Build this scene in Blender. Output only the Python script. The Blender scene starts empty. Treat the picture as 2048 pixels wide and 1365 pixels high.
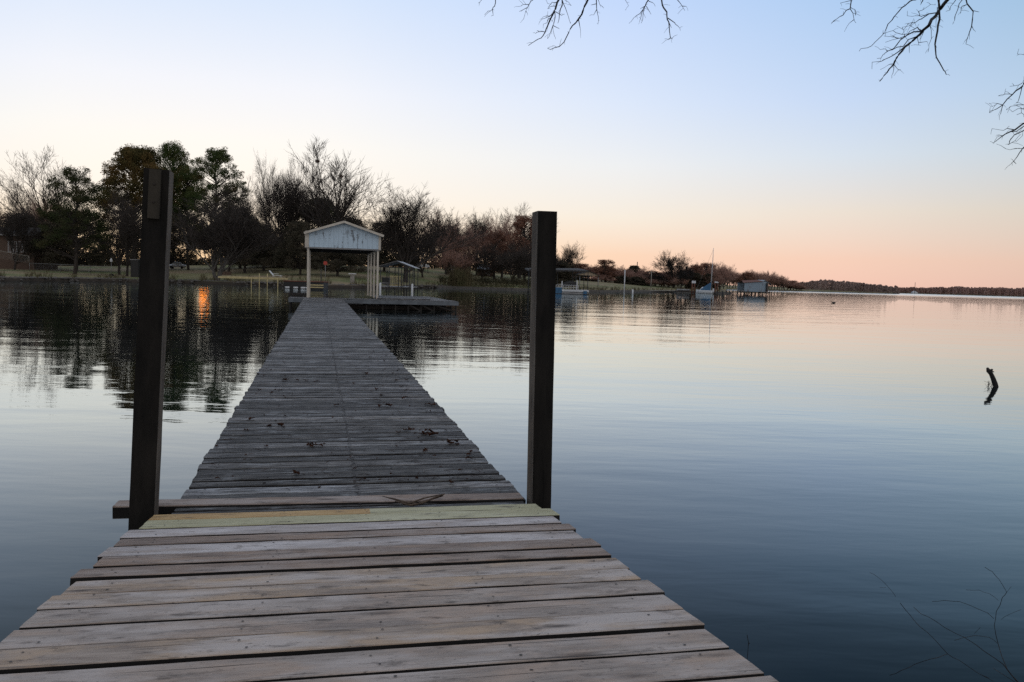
import bpy, math, random
from mathutils import Vector, Matrix, noise
import numpy as np

# ------------------------------------------------------------------ camera
SC = bpy.context.scene
COL = SC.collection
FPX = 1653.0; HC = 2.05
PITCH = math.radians(4.17); ROLL = math.radians(1.64)
Fv = Vector((0, math.cos(PITCH), -math.sin(PITCH)))
r0 = Vector((1, 0, 0)); u0 = Vector((0, math.sin(PITCH), math.cos(PITCH)))
Rv = math.cos(ROLL)*r0 + math.sin(ROLL)*u0
Uv = math.cos(ROLL)*u0 - math.sin(ROLL)*r0
cam_d = bpy.data.cameras.new('camera'); cam = bpy.data.objects.new('camera', cam_d); COL.objects.link(cam)
cam_d.sensor_width = 36; cam_d.lens = FPX/2048*36; cam_d.clip_end = 20000; cam_d.clip_start = 0.05
m = Matrix.Identity(4)
for i in range(3):
    m[i][0] = Rv[i]; m[i][1] = Uv[i]; m[i][2] = -Fv[i]
m[2][3] = HC
cam.matrix_world = m
SC.camera = cam

def ray(px, py): return Rv*((px-1024)/FPX) + Uv*((682.5-py)/FPX) + Fv
def PZ(px, py, z=0.0):
    d = ray(px, py); t = (z-HC)/d.z; return Vector((d.x*t, d.y*t, z))
def PD(px, py, D):
    d = ray(px, py); t = D/d.y; return Vector((d.x*t, d.y*t, HC+d.z*t))
def hor(px): return 532.6+0.0287*px
def az_of(px):
    d = ray(px, hor(px)); return math.atan2(d.x, d.y)

# ------------------------------------------------------------------ world
SUN_AZ = az_of(408); SUN_EL = math.radians(2.3)
w = bpy.data.worlds.new("World"); SC.world = w; w.use_nodes = True
nt = w.node_tree; N = nt.nodes; L = nt.links
for n in list(N): N.remove(n)
def lin(c):
    return tuple(((v/255)/12.92 if v/255 <= .04045 else ((v/255+.055)/1.055)**2.4) for v in c)
def wmath(op, a, b=None, c=None):
    n = N.new('ShaderNodeMath'); n.operation = op
    for i, v in enumerate((a, b, c)):
        if v is None: continue
        if isinstance(v, (int, float)): n.inputs[i].default_value = v
        else: L.new(v, n.inputs[i])
    return n.outputs[0]
geo = N.new('ShaderNodeNewGeometry'); tc = N.new('ShaderNodeTexCoord')
sep = N.new('ShaderNodeSeparateXYZ'); L.new(tc.outputs['Generated'], sep.inputs[0])
X, Y, Z = sep.outputs
el = wmath('MULTIPLY', wmath('ARCSINE', Z), 180/math.pi)
hl = wmath('SQRT', wmath('ADD', wmath('MULTIPLY', X, X), wmath('ADD', wmath('MULTIPLY', Y, Y), 1e-8)))
cosd = wmath('DIVIDE', wmath('ADD', wmath('MULTIPLY', X, math.sin(SUN_AZ)), wmath('MULTIPLY', Y, math.cos(SUN_AZ))), hl)
azd = wmath('MULTIPLY', wmath('ARCCOSINE', wmath('MINIMUM', wmath('MAXIMUM', cosd, -1.0), 1.0)), 180/math.pi)
SKY = [  # azimuth distance from the sun, [(elevation, rgb)]
 (8,  [(0, (255,200,135)), (2.5, (255,234,202)), (5, (255,247,235)), (8.5, (252,250,245)), (12, (243,246,253)), (18.6, (213,230,254)), (25, (206,223,246)), (33, (188,201,224)), (50, (180,186,200)), (90, (182,183,188))]),
 (28, [(0, (253,200,168)), (2, (252,217,190)), (4.5, (248,237,222)), (8, (239,241,243)), (12, (221,233,252)), (18.6, (195,217,253)), (25, (168,194,228)), (33, (150,168,198)), (50, (172,180,196)), (90, (182,183,188))]),
 (42, [(0, (246,197,180)), (2, (247,209,188)), (5, (237,225,212)), (8.5, (217,227,238)), (12, (199,218,246)), (18.6, (172,204,241)), (25, (120,150,186)), (33, (118,142,174)), (50, (162,172,190)), (90, (182,183,188))]),
 (54, [(0, (227,184,170)), (2, (230,198,180)), (5, (219,210,198)), (8.5, (199,212,222)), (12, (182,206,229)), (18.6, (152,189,221)), (25, (92,120,148)), (33, (102,124,150)), (50, (156,166,184)), (90, (182,183,188))]),
 (150,[(0, (218,196,190)), (2, (222,202,194)), (5, (220,206,200)), (8.5, (210,204,202)), (12, (202,200,202)), (18.6, (196,197,202)), (25, (192,194,200)), (33, (190,192,198)), (50, (186,188,194)), (90, (182,183,188))]),
]
prev = None
for k, (azk, rows) in enumerate(SKY):
    cr = N.new('ShaderNodeValToRGB'); cr.color_ramp.interpolation = 'B_SPLINE' if False else 'LINEAR'
    t = wmath('POWER', wmath('DIVIDE', wmath('MAXIMUM', el, 0.0), 90.0), 0.5)
    L.new(t, cr.inputs[0])
    els = cr.color_ramp.elements
    while len(els) > 1: els.remove(els[-1])
    for i, (e, c) in enumerate(rows):
        pos = math.sqrt(e/90)
        q = els[0] if i == 0 else els.new(pos)
        q.position = pos; q.color = (*lin(c), 1)
    if prev is None: prev = cr.outputs[0]; paz = azk; continue
    mr = N.new('ShaderNodeMapRange'); mr.interpolation_type = 'SMOOTHSTEP' if k > 3 else 'LINEAR'
    L.new(azd, mr.inputs[0]); mr.inputs[1].default_value = paz; mr.inputs[2].default_value = azk
    mx = N.new('ShaderNodeMix'); mx.data_type = 'RGBA'
    L.new(mr.outputs[0], mx.inputs[0]); L.new(prev, mx.inputs[6]); L.new(cr.outputs[0], mx.inputs[7])
    prev = mx.outputs[2]; paz = azk
# the low orange sun among the trees
sd = (math.sin(SUN_AZ)*math.cos(SUN_EL), math.cos(SUN_AZ)*math.cos(SUN_EL), math.sin(SUN_EL))
vd = N.new('ShaderNodeVectorMath'); vd.operation = 'DOT_PRODUCT'; L.new(tc.outputs['Generated'], vd.inputs[0]); vd.inputs[1].default_value = sd
sang = wmath('MULTIPLY', wmath('ARCCOSINE', wmath('MINIMUM', vd.outputs['Value'], 1.0)), 180/math.pi)
mr = N.new('ShaderNodeMapRange'); L.new(sang, mr.inputs[0]); mr.inputs[1].default_value = .36; mr.inputs[2].default_value = .31; mr.inputs[3].default_value = 0; mr.inputs[4].default_value = 1
mx = N.new('ShaderNodeMix'); mx.data_type = 'RGBA'; L.new(mr.outputs[0], mx.inputs[0]); L.new(prev, mx.inputs[6]); mx.inputs[7].default_value = (5.0, 1.15, .11, 1)
sky = N.new('ShaderNodeTexSky'); sky.sky_type = 'NISHITA'; sky.sun_disc = False
sky.sun_elevation = SUN_EL; sky.sun_rotation = SUN_AZ
bg1 = N.new('ShaderNodeBackground'); L.new(sky.outputs[0], bg1.inputs[0]); bg1.inputs[1].default_value = 0.05
bg2 = N.new('ShaderNodeBackground'); L.new(mx.outputs[2], bg2.inputs[0]); bg2.inputs[1].default_value = 1.06
ms = N.new('ShaderNodeMixShader'); ms.inputs[0].default_value = 0.93; L.new(bg1.outputs[0], ms.inputs[1]); L.new(bg2.outputs[0], ms.inputs[2])
wo = N.new('ShaderNodeOutputWorld'); L.new(ms.outputs[0], wo.inputs[0])

sun_d = bpy.data.lights.new('sun', 'SUN'); sun_d.energy = 0.15; sun_d.angle = math.radians(0.6); sun_d.color = (1, .55, .25)
sun = bpy.data.objects.new('sun', sun_d); COL.objects.link(sun)
SUN_LOW = math.radians(.25)
sun.rotation_euler = Vector((math.sin(SUN_AZ)*math.cos(SUN_LOW), math.cos(SUN_AZ)*math.cos(SUN_LOW), math.sin(SUN_LOW))).to_track_quat('Z', 'Y').to_euler()

SC.view_settings.view_transform = 'Standard'; SC.view_settings.look = 'None'
SC.view_settings.exposure = 0; SC.view_settings.gamma = 1
SC.cycles.max_bounces = 6; SC.cycles.diffuse_bounces = 3; SC.cycles.glossy_bounces = 3; SC.cycles.transparent_max_bounces = 8
SC.cycles.use_denoising = False

# ------------------------------------------------------------------ helpers
def tag(o, label=None, cat=None, group=None, kind=None):
    if label: o['label'] = label
    if cat: o['category'] = cat
    if group: o['group'] = group
    if kind: o['kind'] = kind
    return o
def empty(name, loc=(0, 0, 0), rz=0.0, label=None, cat=None, group=None):
    o = bpy.data.objects.new(name, None); COL.objects.link(o); o.location = loc; o.rotation_euler = (0, 0, rz)
    return tag(o, label, cat, group)
class MB:
    def __init__(s): s.v = []; s.f = []; s.m = []; s.t = []; s.cur = 0; s.tint = 0.5
    def add(s, vs, fs):
        b = len(s.v); s.v += [tuple(v) for v in vs]; s.t += [s.tint]*len(vs)
        s.f += [tuple(b+i for i in f) for f in fs]; s.m += [s.cur]*len(fs)
    def box(s, x0, x1, y0, y1, z0, z1, M=None):
        vs = [Vector((x, y, z)) for z in (z0, z1) for y in (y0, y1) for x in (x0, x1)]
        if M is not None: vs = [M @ v for v in vs]
        s.add(vs, [(0, 2, 3, 1), (4, 5, 7, 6), (0, 1, 5, 4), (2, 6, 7, 3), (0, 4, 6, 2), (1, 3, 7, 5)])
    def beam(s, a, b, wd, ht, up=Vector((0, 0, 1))):
        a = Vector(a); b = Vector(b); d = (b-a).normalized()
        if abs(d.dot(up)) > .99: up = Vector((0, 1, 0))
        sx = d.cross(up).normalized()*wd/2; uz = sx.cross(d).normalized()*ht/2
        vs = [p+i*sx+j*uz for p in (a, b) for i, j in ((-1, -1), (1, -1), (1, 1), (-1, 1))]
        s.add(vs, [(0, 1, 2, 3), (7, 6, 5, 4), (0, 4, 5, 1), (1, 5, 6, 2), (2, 6, 7, 3), (3, 7, 4, 0)])
    def tube(s, pts, rad, n=6, cap=True):
        pts = [Vector(p) for p in pts]; k = len(pts)
        if not hasattr(rad, '__len__'): rad = [rad]*k
        base = len(s.v); ref = Vector((0.31, 0.17, .93))
        vs = []
        for i, p in enumerate(pts):
            d = (pts[min(i+1, k-1)]-pts[max(i-1, 0)])
            d = d.normalized() if d.length > 1e-9 else Vector((0, 0, 1))
            if abs(d.dot(ref)) > .95: a = d.cross(Vector((1, 0, 0))).normalized()
            else: a = d.cross(ref).normalized()
            b = d.cross(a)
            for j in range(n):
                t = 2*math.pi*j/n; vs.append(p+(a*math.cos(t)+b*math.sin(t))*rad[i])
        fs = []
        for i in range(k-1):
            for j in range(n):
                j2 = (j+1) % n; fs.append((i*n+j, i*n+j2, (i+1)*n+j2, (i+1)*n+j))
        if cap and n > 2: fs.append(tuple(range(n-1, -1, -1))); fs.append(tuple((k-1)*n+j for j in range(n)))
        s.add(vs, fs)
    def build(s, name, mats, parent=None, smooth=False, loc=None):
        me = bpy.data.meshes.new(name)
        me.from_pydata(s.v, [], s.f)
        if not isinstance(mats, (list, tuple)): mats = [mats]
        for mm in mats: me.materials.append(mm)
        if len(mats) > 1: me.polygons.foreach_set('material_index', s.m)
        at = me.attributes.new('tint', 'FLOAT', 'POINT'); at.data.foreach_set('value', s.t)
        if smooth: me.polygons.foreach_set('use_smooth', [True]*len(me.polygons))
        me.update()
        o = bpy.data.objects.new(name, me); COL.objects.link(o)
        if parent is not None: o.parent = parent
        if loc is not None: o.location = loc
        return o
def copy_tree(o, parent=None):
    c = o.copy(); COL.objects.link(c); c.parent = parent
    for ch in list(o.children): copy_tree(ch, c)
    return c

# ------------------------------------------------------------------ materials
class NT:
    def __init__(s, name):
        s.m = bpy.data.materials.new(name); s.m.use_nodes = True; s.t = s.m.node_tree
        for n in list(s.t.nodes): s.t.nodes.remove(n)
        s.out = s.n('ShaderNodeOutputMaterial')
    def n(s, ty, **kw):
        x = s.t.nodes.new(ty)
        for k, v in kw.items(): setattr(x, k, v)
        return x
    def l(s, a, b): s.t.links.new(a, b)
    def inp(s, node, key, v):
        if isinstance(v, (int, float, tuple)): node.inputs[key].default_value = v
        else: s.l(v, node.inputs[key])
    def math(s, op, a, b=0.0, clamp=False):
        x = s.n('ShaderNodeMath', operation=op, use_clamp=clamp); s.inp(x, 0, a); s.inp(x, 1, b); return x.outputs[0]
    def noise(s, vec, scale, detail=4, rough=.55, dist=0.0):
        x = s.n('ShaderNodeTexNoise'); s.l(vec, x.inputs['Vector'])
        x.inputs['Scale'].default_value = scale; x.inputs['Detail'].default_value = detail
        x.inputs['Roughness'].default_value = rough; x.inputs['Distortion'].default_value = dist
        return x.outputs[0]
    def map(s, vec, scale=(1, 1, 1), loc=(0, 0, 0), rot=(0, 0, 0)):
        x = s.n('ShaderNodeMapping'); s.l(vec, x.inputs[0]); s.inp(x, 1, loc); s.inp(x, 2, rot); s.inp(x, 3, scale); return x.outputs[0]
    def ramp(s, fac, stops):
        x = s.n('ShaderNodeValToRGB'); s.l(fac, x.inputs[0]); e = x.color_ramp.elements
        while len(e) > 1: e.remove(e[-1])
        for i, (p, c) in enumerate(stops):
            q = e[0] if i == 0 else e.new(p); q.position = p
            q.color = (c, c, c, 1) if isinstance(c, (int, float)) else (*c, 1)
        return x.outputs[0]
    def mix(s, f, a, b, mode='MIX'):
        x = s.n('ShaderNodeMix', data_type='RGBA', blend_type=mode); s.inp(x, 0, f)
        for k, v in ((6, a), (7, b)):
            if isinstance(v, tuple): x.inputs[k].default_value = (*v, 1) if len(v) == 3 else v
            else: s.l(v, x.inputs[k])
        return x.outputs[2]
    def bsdf(s, col, rough=.7, bump=None, bd=.01, bs=1.0, metal=0.0, spec=.5, ior=None):
        b = s.n('ShaderNodeBsdfPrincipled')
        if isinstance(col, tuple): b.inputs['Base Color'].default_value = (*col, 1)
        else: s.l(col, b.inputs['Base Color'])
        s.inp(b, 'Roughness', rough); b.inputs['Metallic'].default_value = metal
        b.inputs['Specular IOR Level'].default_value = spec
        if ior: b.inputs['IOR'].default_value = ior
        if bump is not None:
            q = s.n('ShaderNodeBump'); s.l(bump, q.inputs['Height']); q.inputs['Distance'].default_value = bd; q.inputs['Strength'].default_value = bs
            s.l(q.outputs[0], b.inputs['Normal'])
        s.l(b.outputs[0], s.out.inputs[0]); return b
def obj_co(t): return t.n('ShaderNodeTexCoord').outputs['Object']

def mat_simple(name, c, rough=.7, var=.25, scale=3.0, metal=0.0, spec=.4, bump=.003):
    t = NT(name); co = obj_co(t); nz = t.noise(co, scale, 5)
    f = t.ramp(nz, [(.3, 1-var), (.7, 1+var)])
    col = t.mix(1.0, c, f, 'MULTIPLY')
    t.bsdf(col, rough, t.noise(co, scale*6, 3) if bump else None, bump, .6, metal, spec)
    return t.m

def wood_old():
    t = NT('weathered_wood'); co = obj_co(t)
    at = t.n('ShaderNodeAttribute', attribute_name='tint'); r = at.outputs['Fac']
    off = t.n('ShaderNodeCombineXYZ'); t.l(t.math('MULTIPLY', r, 37.0), off.inputs[0]); t.l(t.math('MULTIPLY', r, 91.0), off.inputs[2])
    va = t.n('ShaderNodeVectorMath', operation='ADD'); t.l(co, va.inputs[0]); t.l(off.outputs[0], va.inputs[1]); c2 = va.outputs[0]
    g1 = t.noise(t.map(c2, (2.6, 24, 10)), 1.0, 7, .68, .5)
    g2 = t.noise(t.map(c2, (7, 110, 30)), 1.0, 5, .7)
    pat = t.noise(t.map(c2, (1.4, 3.4, 1)), 1.0, 6, .65)
    grain = t.math('ADD', t.math('MULTIPLY', g1, .6), t.math('MULTIPLY', g2, .4))
    col = t.ramp(grain, [(.36, (.012, .012, .013)), (.44, (.05, .05, .054)), (.53, (.17, .178, .192)), (.66, (.37, .385, .41))])
    tn = t.ramp(r, [(0, (.34, .33, .33)), (.45, (.66, .66, .66)), (.8, (.98, .98, .99)), (1, (1.7, 1.72, 1.76))])
    col = t.mix(1.0, col, tn, 'MULTIPLY')
    col = t.mix(1.0, col, (1.04, .99, .93), 'MULTIPLY')
    # damp dark and mossy stains
    st = t.ramp(pat, [(.42, 1.0), (.56, .0)])
    col = t.mix(t.math('MULTIPLY', st, .6), col, t.mix(1.0, col, (.36, .33, .28), 'MULTIPLY'))
    nb = t.noise(t.map(c2, (1, 1, 1)), .35, 3)
    col = t.mix(t.ramp(nb, [(.45, 0.), (.7, .45)]), col, t.mix(1.0, col, (1.0, .86, .72), 'MULTIPLY'))
    ck = t.noise(t.map(c2, (1.6, 42, 3), (3, 1, 0)), 1.0, 4, .6, .2); ckm = t.ramp(ck, [(.36, .95), (.40, 0.)])
    col = t.mix(ckm, col, (.008, .008, .008))
    vo = t.n('ShaderNodeTexVoronoi'); t.l(t.map(c2, (1.2, 4.2, .1)), vo.inputs['Vector']); vo.inputs['Scale'].default_value = 1.0
    col = t.mix(t.ramp(vo.outputs['Distance'], [(.05, .9), (.12, .3), (.17, 0.)]), col, (.03, .027, .025))
    bl = t.noise(t.map(c2, (3.5, 5, 2)), 1.0, 6, .7)
    col = t.mix(t.ramp(bl, [(.55, 0.), (.66, .7)]), col, (.035, .032, .028))
    hi = t.noise(t.map(c2, (2.2, 7, 2), (5, 2, 2)), 1.0, 5, .65)
    col = t.mix(t.ramp(hi, [(.56, 0.), (.68, .55)]), col, (.40, .42, .44))
    t.bsdf(col, t.ramp(grain, [(.3, .9), (.7, .55)]), t.math('SUBTRACT', grain, t.math('MULTIPLY', ckm, .5)), .014, 1.0, 0, .4)
    return t.m
def wood_new(name, base, dark, patch, light=None):
    t = NT(name); co = obj_co(t)
    oi = t.n('ShaderNodeObjectInfo').outputs['Random']
    off = t.n('ShaderNodeCombineXYZ'); t.l(t.math('MULTIPLY', oi, 53.0), off.inputs[0]); t.l(t.math('MULTIPLY', oi, 17.0), off.inputs[1]); t.l(t.math('MULTIPLY', oi, 71.0), off.inputs[2])
    va = t.n('ShaderNodeVectorMath', operation='ADD'); t.l(co, va.inputs[0]); t.l(off.outputs[0], va.inputs[1]); c2 = va.outputs[0]
    g1 = t.noise(t.map(c2, (2.4, 18, 6)), 1.0, 6, .62, .6)
    g2 = t.noise(t.map(c2, (9, 110, 30)), 1.0, 4, .65)
    grain = t.math('ADD', t.math('MULTIPLY', g1, .55), t.math('MULTIPLY', g2, .45))
    col = t.mix(t.ramp(grain, [(.36, 0.), (.6, 1.)]), dark, base)
    p1 = t.noise(t.map(c2, (2.6, 7, 3)), 1.0, 6, .66, .4)
    col = t.mix(t.ramp(p1, [(.46, 0.), (.64, .8)]), col, patch)
    if light:
        p3 = t.noise(t.map(c2, (1.6, 5, 3), (7, 3, 1)), 1.0, 5, .62)
        col = t.mix(t.ramp(p3, [(.48, 0.), (.62, .75)]), col, light)
    col = t.mix(1.0, col, (1.05, .995, .95), 'MULTIPLY')
    # mud specks and scuffs
    p2 = t.noise(t.map(c2, (6, 14, 6)), 1.0, 6, .68)
    col = t.mix(t.ramp(p2, [(.56, 0.), (.68, .75)]), col, (.07, .052, .042))
    sp = t.noise(t.map(c2, (30, 60, 20)), 1.0, 3, .7)
    col = t.mix(t.ramp(sp, [(.62, 0.), (.72, .7)]), col, (.05, .04, .035))
    # knots
    vo = t.n('ShaderNodeTexVoronoi'); t.l(t.map(c2, (1.5, 5.2, .1)), vo.inputs['Vector']); vo.inputs['Scale'].default_value = 1.0
    kn = t.ramp(vo.outputs['Distance'], [(.03, .9), (.10, .35), (.16, 0.)])
    col = t.mix(kn, col, (.06, .042, .034))
    # long checks
    ck = t.noise(t.map(c2, (.9, 60, 3), (3, 1, 0)), 1.0, 3, .5)
    ckm = t.ramp(ck, [(.30, .85), (.335, 0.)])
    col = t.mix(ckm, col, (.03, .024, .022))
    t.bsdf(col, .72, t.math('SUBTRACT', grain, t.math('MULTIPLY', ckm, .6)), .004, .8, 0, .35)
    return t.m
def bark(name, a, b):
    t = NT(name); co = obj_co(t); nz = t.noise(t.map(co, (1, 1, .25)), 6, 5, .65)
    ck = t.noise(t.map(co, (22, 22, .9)), 1.0, 3, .55); cm = t.ramp(ck, [(.33, .8), (.38, 0.)])
    t.bsdf(t.mix(cm, t.ramp(nz, [(.35, a), (.65, b)]), tuple(v*.25 for v in a)), .85, nz, .03, .8, 0, .2); return t.m
def foliage(name, a, b, c, trans=.25):
    t = NT(name); co = obj_co(t)
    nz = t.noise(co, .35, 3); n2 = t.noise(co, 5, 2)
    col = t.ramp(nz, [(.35, a), (.5, b), (.68, c)])
    col = t.mix(1.0, col, t.ramp(n2, [(.3, .6), (.7, 1.35)]), 'MULTIPLY')
    d = t.n('ShaderNodeBsdfDiffuse'); t.l(col, d.inputs[0]); tr = t.n('ShaderNodeBsdfTranslucent'); t.l(col, tr.inputs[0])
    mxs = t.n('ShaderNodeMixShader'); mxs.inputs[0].default_value = trans; t.l(d.outputs[0], mxs.inputs[1]); t.l(tr.outputs[0], mxs.inputs[2])
    t.l(mxs.outputs[0], t.out.inputs[0]); return t.m
M = {}
M['old'] = wood_old()
M['ramp_grey'] = wood_new('greyed_board_wood', (.38, .34, .31), (.20, .17, .155), (.44, .345, .28), (.50, .465, .45))
M['ramp_pale'] = wood_new('pale_board_wood', (.50, .48, .49), (.30, .28, .275), (.36, .31, .28), (.60, .59, .61))
M['ramp_brown'] = wood_new('brown_board_wood', (.28, .225, .195), (.14, .11, .095), (.32, .235, .18), (.38, .34, .32))
M['ramp_tan'] = wood_new('tan_board_wood', (.40, .345, .30), (.21, .17, .145), (.49, .37, .26), (.54, .51, .50))
M['ramp_green'] = wood_new('new_treated_wood', (.47, .47, .31), (.36, .36, .23), (.40, .39, .25), (.55, .56, .41))
M['ramp_gold'] = wood_new('honey_treated_wood', (.50, .34, .15), (.34, .21, .08), (.55, .40, .19))
M['post'] = bark('creosote_wood', (.006, .0057, .0053), (.023, .020, .0175))
M['post_side'] = bark('pale_post_wood', (.06, .048, .038), (.15, .125, .10))  # paler wood for one side and the top of each post
M['nail'] = mat_simple('rusty_nail', (.02, .014, .012), .6, .2, 20)
M['grime_shade'] = mat_simple('grimy_shaded_edge', (.016, .014, .013), .95)  # long board sides darkened to paint in gap shade, with some grime
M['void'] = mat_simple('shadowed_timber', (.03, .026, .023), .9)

def water_mat():
    t = NT('lake_water'); g = t.n('ShaderNodeNewGeometry').outputs['Position']
    a = t.noise(t.map(g, (.22, .75, 1), rot=(0, 0, .12)), 1.0, 3, .5, .3)
    b = t.noise(t.map(g, (1.1, 3.0, 1), rot=(0, 0, -.1)), 1.0, 3, .55, .2)
    c = t.noise(t.map(g, (.05, .14, 1), rot=(0, 0, .25)), 1.0, 2, .5)
    gust = t.ramp(t.noise(t.map(g, (.03, .05, 1)), 1.0, 3), [(.35, .45), (.65, 1.2)])
    sx = t.n('ShaderNodeSeparateXYZ'); t.l(g, sx.inputs[0])
    far = t.n('ShaderNodeMapRange'); t.l(sx.outputs[1], far.inputs[0]); far.inputs[1].default_value = 330; far.inputs[2].default_value = 620; far.inputs[3].default_value = 0; far.inputs[4].default_value = 1
    near = t.n('ShaderNodeMapRange'); t.l(sx.outputs[1], near.inputs[0]); near.inputs[1].default_value = 4; near.inputs[2].default_value = 45; near.inputs[3].default_value = .45; near.inputs[4].default_value = 1
    h = t.math('ADD', t.math('MULTIPLY', a, .016), t.math('MULTIPLY', t.math('MULTIPLY', b, gust), .0055))
    h = t.math('ADD', h, t.math('MULTIPLY', c, .045))
    h = t.math('MULTIPLY', h, near.outputs[0])
    rr = t.math('ADD', .015, t.math('MULTIPLY', far.outputs[0], .16))
    bm = t.n('ShaderNodeBump'); t.l(h, bm.inputs['Height']); bm.inputs['Distance'].default_value = 1.0; bm.inputs['Strength'].default_value = 1.0
    fr = t.n('ShaderNodeFresnel'); fr.inputs['IOR'].default_value = 1.33; t.l(bm.outputs[0], fr.inputs['Normal'])
    f = t.ramp(fr.outputs[0], [(0, 0.0), (.06, .03), (.11, .072), (.16, .155), (.25, .32), (.42, .66), (.7, .90), (1, .98)])
    d = t.n('ShaderNodeBsdfDiffuse'); d.inputs[0].default_value = (.006, .013, .016, 1)
    gl = t.n('ShaderNodeBsdfGlossy'); gl.inputs[0].default_value = (.90, .975, 1, 1); t.l(rr, gl.inputs['Roughness']); t.l(bm.outputs[0], gl.inputs['Normal'])
    mxs = t.n('ShaderNodeMixShader'); t.l(f, mxs.inputs[0]); t.l(d.outputs[0], mxs.inputs[1]); t.l(gl.outputs[0], mxs.inputs[2]); t.l(mxs.outputs[0], t.out.inputs[0])
    return t.m
M['water'] = water_mat()
def ground_mat():
    t = NT('winter_grass_ground'); g = t.n('ShaderNodeNewGeometry').outputs['Position']
    n1 = t.noise(t.map(g, (.05, .05, .05)), 1.0, 4); n2 = t.noise(g, .6, 5, .7)
    col = t.ramp(n1, [(.36, (.29, .225, .145)), (.5, (.24, .21, .115)), (.64, (.14, .165, .07))])
    col = t.mix(1.0, col, t.ramp(n2, [(.3, .65), (.7, 1.3)]), 'MULTIPLY')
    sz = t.n('ShaderNodeSeparateXYZ'); t.l(g, sz.inputs[0])
    bk = t.n('ShaderNodeMapRange'); t.l(t.math('ADD', sz.outputs[2], t.math('MULTIPLY', n2, .3)), bk.inputs[0]); bk.inputs[1].default_value = .75; bk.inputs[2].default_value = .55
    col = t.mix(bk.outputs[0], col, (.055, .046, .038))
    t.bsdf(col, .95, n2, .1, .6, 0, .1); return t.m
M['ground'] = ground_mat()
M['bark_dark'] = bark('dark_bark', (.035, .03, .026), (.075, .063, .055))
M['bark_grey'] = bark('grey_bark', (.075, .07, .065), (.17, .155, .14))
M['twig'] = mat_simple('bare_twigs', (.05, .040, .034), .9, .3, 1.0, bump=0)
M['twig_red'] = mat_simple('reddish_twigs', (.34, .205, .16), .9, .3, 1.0, bump=0)  # reddish twigs, colour lightened to carry twilight glow and distance haze
M['twig_black'] = mat_simple('black_twigs', (.02, .017, .016), .9, .3, 1.0, bump=0)
M['pine'] = foliage('pine_needles', (.055, .082, .03), (.08, .105, .038), (.17, .125, .05))
M['pine_br'] = foliage('bronzed_evergreen_leaves', (.06, .065, .03), (.13, .10, .04), (.20, .125, .05))
M['dark_leaf'] = foliage('dark_oak_leaves', (.065, .060, .044), (.085, .076, .055), (.12, .098, .070), .1)
M['open_leaf'] = foliage('dim_green_leaves', (.045, .056, .026), (.06, .07, .033), (.10, .085, .045), .15)
M['brown_leaf'] = foliage('russet_leaves', (.19, .10, .07), (.25, .13, .09), (.30, .16, .11))
M['reed'] = foliage('dry_reeds', (.12, .10, .06), (.16, .14, .08), (.10, .11, .05))
M['cream'] = mat_simple('cream_painted_wood', (.57, .52, .44), .6, .15, 2)
M['white'] = mat_simple('white_paint', (.62, .63, .64), .5, .1, 2)
M['grey_metal'] = mat_simple('grey_metal', (.25, .25, .25), .5, .2, 2, .6)
M['black'] = mat_simple('black_painted_steel', (.02, .02, .02), .6)
M['roof_dark'] = mat_simple('dark_roof', (.05, .047, .045), .9)
M['brick'] = mat_simple('brown_brick', (.12, .08, .06), .9, .2)
M['tan'] = mat_simple('tan_siding', (.35, .28, .20), .8)
M['blue'] = mat_simple('blue_canvas', (.04, .12, .22), .7)
M['hull'] = mat_simple('white_hull', (.55, .57, .58), .4)
M['rust'] = mat_simple('rusty_metal', (.16, .06, .035), .8, .4, 4)
M['red'] = mat_simple('red_sign_paint', (.45, .06, .04), .6)
M['yellow_wood'] = mat_simple('yellow_lumber', (.50, .41, .21), .8)
M['stone'] = mat_simple('pale_stone', (.3, .28, .25), .9, .35, 2)
def glass():
    t = NT('window_glass'); t.bsdf((.015, .016, .018), .12, None, spec=.6); return t.m
M['glass'] = glass()
def gable_mat():
    t = NT('peeling_white_siding'); co = obj_co(t)
    n1 = t.noise(t.map(co, (3.2, 1, .9)), 1.0, 5, .65); n2 = t.noise(co, 9, 4, .7)
    f = t.ramp(t.math('ADD', t.math('MULTIPLY', n1, .75), t.math('MULTIPLY', n2, .25)), [(.545, 0.), (.59, .85)])
    wv = t.n('ShaderNodeTexWave', wave_type='BANDS', bands_direction='X', wave_profile='SAW'); t.l(co, wv.inputs[0]); wv.inputs['Scale'].default_value = 1.05
    seam = t.ramp(wv.outputs[0], [(0., .62), (.06, 1.0), (.94, 1.0), (1., .7)])
    col = t.mix(1.0, t.mix(f, (.52, .655, .76), (.12, .13, .14)), seam, 'MULTIPLY')
    t.bsdf(col, .5, wv.outputs[0], .01, .5); return t.m
M['gable'] = gable_mat()
def corr(name, c, rust):
    t = NT(name); co = obj_co(t)
    n1 = t.noise(t.map(co, (1, 1, .4)), 1.2, 5, .65)
    t.bsdf(t.mix(t.ramp(n1, [(.56, 0.), (.66, .8)]), c, rust), .5, t.n('ShaderNodeTexWave', wave_type='BANDS', bands_direction='X').outputs[0], .02, .5, .2); return t.m
M['corr'] = corr('blue_grey_corrugated_metal', (.24, .31, .37), (.12, .07, .05))

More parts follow.
